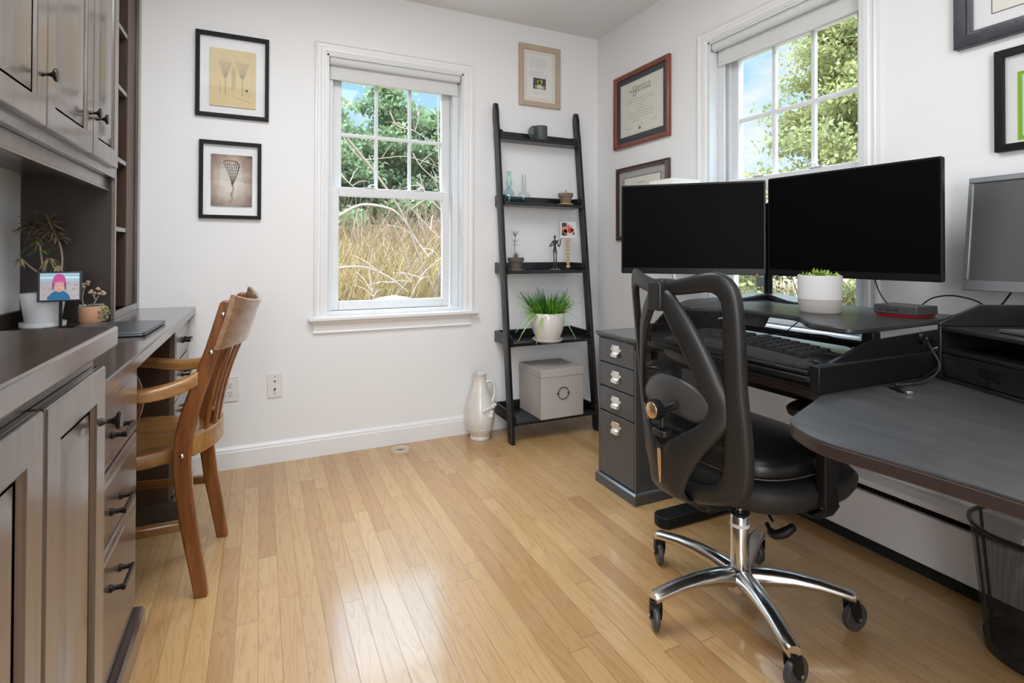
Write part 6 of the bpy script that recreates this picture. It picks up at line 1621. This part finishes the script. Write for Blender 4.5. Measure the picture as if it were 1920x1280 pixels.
def conifer(label, x, y, h, rad, n, m, seed, grp, sz=0.055, z0=None, zmin=0.3, dens=None, lean=0):
    z0 = gz(x, y) if z0 is None else z0
    root = thing('tree', label, 'tree', (x, y, z0), group=None)
    rs = np.random.default_rng(seed)
    g = G(); g.tube([(x, y, z0-0.1), (x+lean*0.3, y, z0+h*0.5), (x+lean, y, z0+h*0.93)], [0.10, 0.07, 0.015], 8); g.build('trunk', BARK, root)
    nb = int(h*16); g = G(); cl_ = []
    for k in range(nb):
        f = rs.uniform(zmin/h, 0.97); a = rs.uniform(0, 6.283); L_ = rad*(1-f)**0.62*rs.uniform(0.65, 1.1)+0.15
        p0 = np.array([x+lean*f, y, z0+h*f]); d = np.array([math.cos(a), math.sin(a), rs.uniform(0.0, 0.35)])
        p1 = p0+d*L_*0.6; p2 = p0+d*L_+np.array([0, 0, -0.06*L_]); g.tube([tuple(p0), tuple(p1), tuple(p2)], [0.022, 0.012, 0.004], 4)
        kk = max(3, int(L_*4))
        for j in range(kk): t_ = 0.35+0.65*j/max(1, kk-1); cl_.append((p0+(p2-p0)*t_, 0.16+0.10*rs.random()))
    g.build('branches', BARK, root, smooth=0)
    per = max(4, n//len(cl_)); P = []
    for p, r in cl_: P.append(p + rs.normal(size=(per, 3))*np.array([r, r, r*0.55])*0.8)
    cloud_mesh('foliage', quads(rs, np.concatenate(P), sz), m, root)
    return root
W1 = [('tall evergreen left of centre beyond the back window', 0.9, 12.2, 3.75, 1.7, 16000, 31, 0.058),
      ('tall evergreen filling the middle of the back window', 2.75, 12.8, 4.1, 1.7, 17000, 32, 0.058),
      ('evergreen at the right side of the back window view', 4.3, 13.0, 3.7, 1.6, 14000, 33, 0.058),
      ('farther evergreen behind the gap in the back window view', 3.5, 15.5, 3.9, 2.0, 14000, 35, 0.065),
      ('farther evergreen at the left of the back window view', 1.9, 15.2, 3.3, 1.9, 14000, 36, 0.065)]
for lb, x, y, h, r, n_, sd, sz in W1: conifer(lb, x, y, h, r, n_, EVG, sd, None, sz)
conifer('large sunlit yellow green tree outside the window behind the monitors', 7.35, 4.45, 5.2, 1.75, 66000, YEL, 41, None, 0.034, zmin=0.5)
conifer('small sunlit shrub low in the window behind the monitors', 6.3, 5.9, 1.9, 0.8, 5000, YEL, 42, None, 0.04, zmin=0.2)

# dry brush: countless twigs, one object
def brush(name, label, cat, x0, x1, y0, y1, hmin, hmax, n_, m, seed, wd=0.006):
    rs = np.random.default_rng(seed); q = []
    xs = rs.uniform(x0, x1, n_); ys = rs.uniform(y0, y1, n_); hs = rs.uniform(hmin, hmax, n_)
    for x, y, h in zip(xs, ys, hs):
        z = gz(x, y); dx, dy = rs.normal(size=2)*0.30; a = rs.uniform(0, 3.14); sx, sy = math.cos(a)*wd, math.sin(a)*wd
        t0 = rs.uniform(0, 0.55)*h; p0 = np.array([x+dx*t0, y+dy*t0, z+t0]); L_ = rs.uniform(0.25, 0.6)*h
        p1 = p0+np.array([dx*1.3+rs.normal()*0.25, dy*1.3+rs.normal()*0.25, 1])*L_
        q += [p0+[-sx, -sy, 0], p0+[sx, sy, 0], p1+[sx*0.5, sy*0.5, 0], p1-[sx*0.5, sy*0.5, 0]]
    me = bpy.data.meshes.new(name); q = np.array(q); me.from_pydata(q.tolist(), [], [(4*i, 4*i+1, 4*i+2, 4*i+3) for i in range(len(q)//4)])
    me.materials.append(m); o = bpy.data.objects.new(name, me); C.objects.link(o); tag(o, label, cat, kind='stuff'); INV[o.name] = Matrix.Identity(4); return o
brush('brush_thicket', 'dense tan dry brush on the slope outside the back window', 'brush', -0.5, 4.6, 6.0, 10.5, 0.5, 1.25, 26000, BRU, 51)
brush('twig_thicket', 'reddish bare twigs above the tan brush outside the back window', 'brush', 1.2, 4.4, 8.4, 10.8, 1.0, 1.75, 3000, PINKT, 52, 0.005)
brush('side_brush', 'tan dry brush outside low in the window behind the monitors', 'brush', 4.8, 10.5, 3.0, 6.6, 0.4, 1.1, 12000, BRU, 53)

BR = [((0.66, 5.2, 1.4),(0.87, 5.2, 1.51),(1.14, 5.2, 1.48),(1.29, 5.25, 1.37),(1.41, 5.3, 1.21),(1.53, 5.2, 1.01)),
((0.62, 4.9, 0.92),(0.78, 4.9, 0.93),(0.93, 4.95, 0.9),(1.08, 4.9, 0.82),(1.24, 4.9, 0.69)),
((0.79, 5.6, 2.21),(1.03, 5.6, 1.93),(1.26, 5.6, 1.62),(1.39, 5.6, 1.39),(1.54, 5.6, 1.01),(1.73, 5.6, 0.59)),
((1.26, 5.8, 2.59),(1.35, 5.8, 2.44),(1.54, 5.8, 2.4),(1.82, 5.8, 2.24)),
((1.49, 5.7, 2.14),(1.59, 5.7, 1.99),(1.79, 5.7, 1.83)),
((1.46, 5.3, 1.85),(1.53, 5.35, 1.68),(1.69, 5.3, 1.49)),
((0.9, 4.8, 1.09),(0.88, 4.85, 0.87),(0.91, 4.8, 0.64)),
((1.6, 5.0, 1.01),(1.43, 5.05, 0.85),(1.29, 5.0, 0.62)),
((0.78, 5.9, 2.3),(0.96, 5.9, 2.08),(1.16, 5.95, 2.09),(1.48, 5.9, 2.13),(1.85, 5.9, 2.04)),
((1.24, 5.1, 1.57),(1.4, 5.15, 1.42),(1.63, 5.1, 1.18)),
((1.22, 5.4, 1.33),(1.34, 5.4, 1.09),(1.39, 5.4, 0.84),(1.44, 5.4, 0.61)),
((1.41, 5.2, 1.49),(1.43, 5.2, 1.35),(1.58, 5.25, 1.09),(1.63, 5.2, 0.84)),
((0.64, 5.0, 1.76),(0.74, 5.0, 1.67),(0.79, 5.0, 1.63)),
((1.71, 5.5, 2.83),(1.72, 5.5, 2.18), (1.75, 5.5, 1.5), (1.8, 5.5, 0.2)),
((1.5, 5.6, 2.62),(1.52, 5.6, 2.49),(1.49, 5.6, 2.36))]
rnd = random.Random(17)
for i, b_ in enumerate(BR):
    pass
root = thing('bare_tree', 'pale leafless branches criss crossing just outside the back window', 'tree', (1.75, 5.6, gz(1.75, 5.6)))
g = G(); g.tube(smooth_path([(1.90, 5.6, -0.4), (1.80, 5.6, 0.4), (1.73, 5.6, 0.62), (1.95, 5.5, 1.6), (2.1, 5.4, 2.6)], 6), 0.022, 8); g.build('trunk', BARK, root)
g = G()
for i, b_ in enumerate(BR):
    p = smooth_path(b_, 6); r0 = 0.62*(0.022, 0.014, 0.012, 0.013, 0.012, 0.013, 0.010, 0.010, 0.009, 0.010, 0.007, 0.008, 0.008, 0.014, 0.008)[i]
    if i == 2: continue
    g.tube(p, [r0*(1-0.45*k/len(p)) for k in range(len(p))], 6)
    for k in range(3):
        q = p[rnd.randrange(len(p)//3, len(p))]; d = Vector((rnd.uniform(-1, 1), rnd.uniform(-.5, .5), rnd.uniform(-0.2, 1))).normalized()*rnd.uniform(0.12, 0.3)
        g.tube([q, q+d*0.5+Vector((0, 0, 0.02)), q+d], [0.005, 0.004, 0.002], 5)
g.build('branches', PALEB, root)
g = G(); g.tube(smooth_path(BR[2], 6), 0.013, 6)
for k in range(15):
    x = rnd.uniform(0.4, 2.0); y = rnd.uniform(5.2, 6.4); z = rnd.uniform(0.4, 0.7)
    p = [Vector((x, y, z))]
    d = Vector((rnd.uniform(-0.6, 0.6), rnd.uniform(-.2, .2), 1))
    for j in range(5): d += Vector((rnd.uniform(-.35, .35), rnd.uniform(-.2, .2), rnd.uniform(-.2, .1))); p.append(p[-1]+d.normalized()*rnd.uniform(0.12, 0.26))
    g.tube(p, [0.006, 0.0055, 0.005, 0.004, 0.003, 0.002], 5)
g.build('thin_branches', mat('tan_bare_bark', (0.22, 0.165, 0.12), 0.85), root)
# pale brush pile low outside the back window
root = thing('branch_pile', 'pale heap of cut branches low outside the back window', 'branch pile', (1.15, 4.3, gz(1.1, 4.3)))
g = G()
for k in range(110):
    x = rnd.uniform(0.55, 1.75); y = rnd.uniform(4.15, 4.7); z = gz(x, y)+rnd.uniform(0.0, 1.05)*(1-abs(x-1.1)*0.15); a = rnd.uniform(-0.6, 0.6); L_ = rnd.uniform(0.15, 0.4)
    g.tube([(x, y, z), (x+L_*math.cos(a), y+0.1*math.sin(a*3), z+L_*0.4*math.sin(a))], [0.010, 0.006], 5)
g.build('branch', mat('bleached_branch', (0.38, 0.34, 0.33), 0.8), root)
g = G(); g.sphere((1.00, 4.45, 0.0), (0.55, 0.28, 0.70), 14); g.build('snow_mound', mat('greyish_snow', (0.36, 0.33, 0.335), 0.9, noise=((14, 14, 14), (0.20, 0.16, 0.145), 0.42, 0.6), bump=(12, 1.0, 0.05)), root, smooth=80)

# bare reddish branches in the sky part of the side window
root = thing('bare_sapling', 'thin bare branches with a few reddish leaves outside the side window', 'tree', (5.0, 5.1, gz(5.0, 5.1)))
g = G(); rnd = random.Random(2); LV = []
for b_ in ([(5.0, 5.1, -0.4), (5.0, 5.1, 0.8), (4.95, 5.2, 1.7)], [(4.98, 5.1, 1.1), (4.8, 5.25, 1.75), (4.7, 5.3, 2.35)], [(4.98, 5.1, 1.3), (5.15, 5.0, 1.9), (5.05, 5.05, 2.3)]):
    p = smooth_path(b_, 6); g.tube(p, [0.02*(1-0.8*k/len(p)) for k in range(len(p))], 6)
    for k in range(7):
        q = p[rnd.randrange(len(p)//3, len(p))]; d = Vector((rnd.uniform(-1, 1), rnd.uniform(-1, 1), rnd.uniform(-0.2, 0.8))).normalized()*rnd.uniform(0.15, 0.4)
        g.tube([q, q+d*0.5, q+d], [0.006, 0.004, 0.002], 5); LV.append(q+d)
g.build('branches', mat('warm_twig', (0.46, 0.30, 0.22), 0.8), root)
g = G()
for q in LV:
    for k in range(5): g.leaf(q, (rnd.uniform(-1, 1), rnd.uniform(-1, 1), rnd.uniform(-.6, .6)), (0, 0, 1), rnd.uniform(0.04, 0.09), 0.03, 0.2, 0.1)
g.build('leaves', leaf_mat('reddish_leaf', (0.75, 0.40, 0.26), (0.70, 0.52, 0.34)), root)

# parked car beyond the side window
root = thing('car', 'silver white car parked outside, glimpsed under the monitors', 'car', (7.35, 7.0, -0.40), R(42))
g = G(); rings = []
prof = [(-2.1, 0.35, 0.62), (-1.9, 0.28, 0.86), (-1.2, 0.25, 0.93), (-0.9, 0.25, 0.96), (0.9, 0.25, 0.98), (1.7, 0.27, 0.92), (2.05, 0.32, 0.70)]
for x, zb, zt in prof:
    rings.append([(x, -0.80, zb), (x, -0.86, (zb+zt)/2), (x, -0.80, zt), (x, 0.80, zt), (x, 0.86, (zb+zt)/2), (x, 0.80, zb)])
g.loft(rings); g.build('body', mat('silver_car_paint', (0.62, 0.66, 0.72), 0.25, 0.5, coat=0.8), root, local=True, bevel=0.04, seg=3)
g = G(); g.loft([[(x, s*wd, z) for x, s in ((x0, -1), (x1, -1), (x1, 1), (x0, 1))] for x0, x1, wd, z in ((-1.05, 1.45, 0.76, 0.95), (-0.45, 1.0, 0.62, 1.42))]); g.build('cabin_glass', mat('dark_car_glass', (0.03, 0.04, 0.05), 0.1, coat=0.5), root, local=True, bevel=0.03)
g = G().box((-0.42, -0.60, 1.405), (0.98, 0.60, 1.44)); g.build('roof', mat('silver_car_roof', (0.62, 0.66, 0.72), 0.25, 0.5), root, local=True, bevel=0.02)
for x in (-1.35, 1.3):
    for s in (-1, 1):
        g = G(); g.cyl((x, s*0.70, 0.32), (x, s*0.88, 0.32), 0.32, n=28); wh = g.build('wheel', mat('tyre', (0.02, 0.02, 0.02), 0.7), root, local=True, bevel=0.02)
        g = G(); g.cyl((x, s*0.87, 0.32), (x, s*0.89, 0.32), 0.20, n=20); g.build('hub_cap', STEEL, wh, local=True)
g = G()
for s in (-1, 1): g.sphere((-1.98, s*0.60, 0.72), (0.08, 0.18, 0.09), 8)
g.build('headlight', mat('headlight_lens', (0.85, 0.87, 0.9), 0.1, coat=1), root, local=True)

# ------------------------------------------------------------------ repeats share a group
for key, grp in (('lacrosse stick', 'lacrosse pictures left of the window'), ('monitor of the pair', 'pair of black monitors'), ('glass', None),
                 ('evergreen', 'evergreens beyond the back window'), ('roller blind', 'roller blinds over the windows'),
                 ('pedestal', 'drawer pedestals of the built-in desk'), ('on the right wall', None)):
    if not grp: continue
    for o in scn.objects:
        if o.parent is None and key in str(o.get('label', '')): o['group'] = grp
for o in scn.objects:
    if o.parent is None and o.get('category') == 'cable': o['group'] = 'loose cables on the desk'
    if o.parent is None and o.get('category') == 'bottle': o['group'] = 'glass bottles on the second shelf'
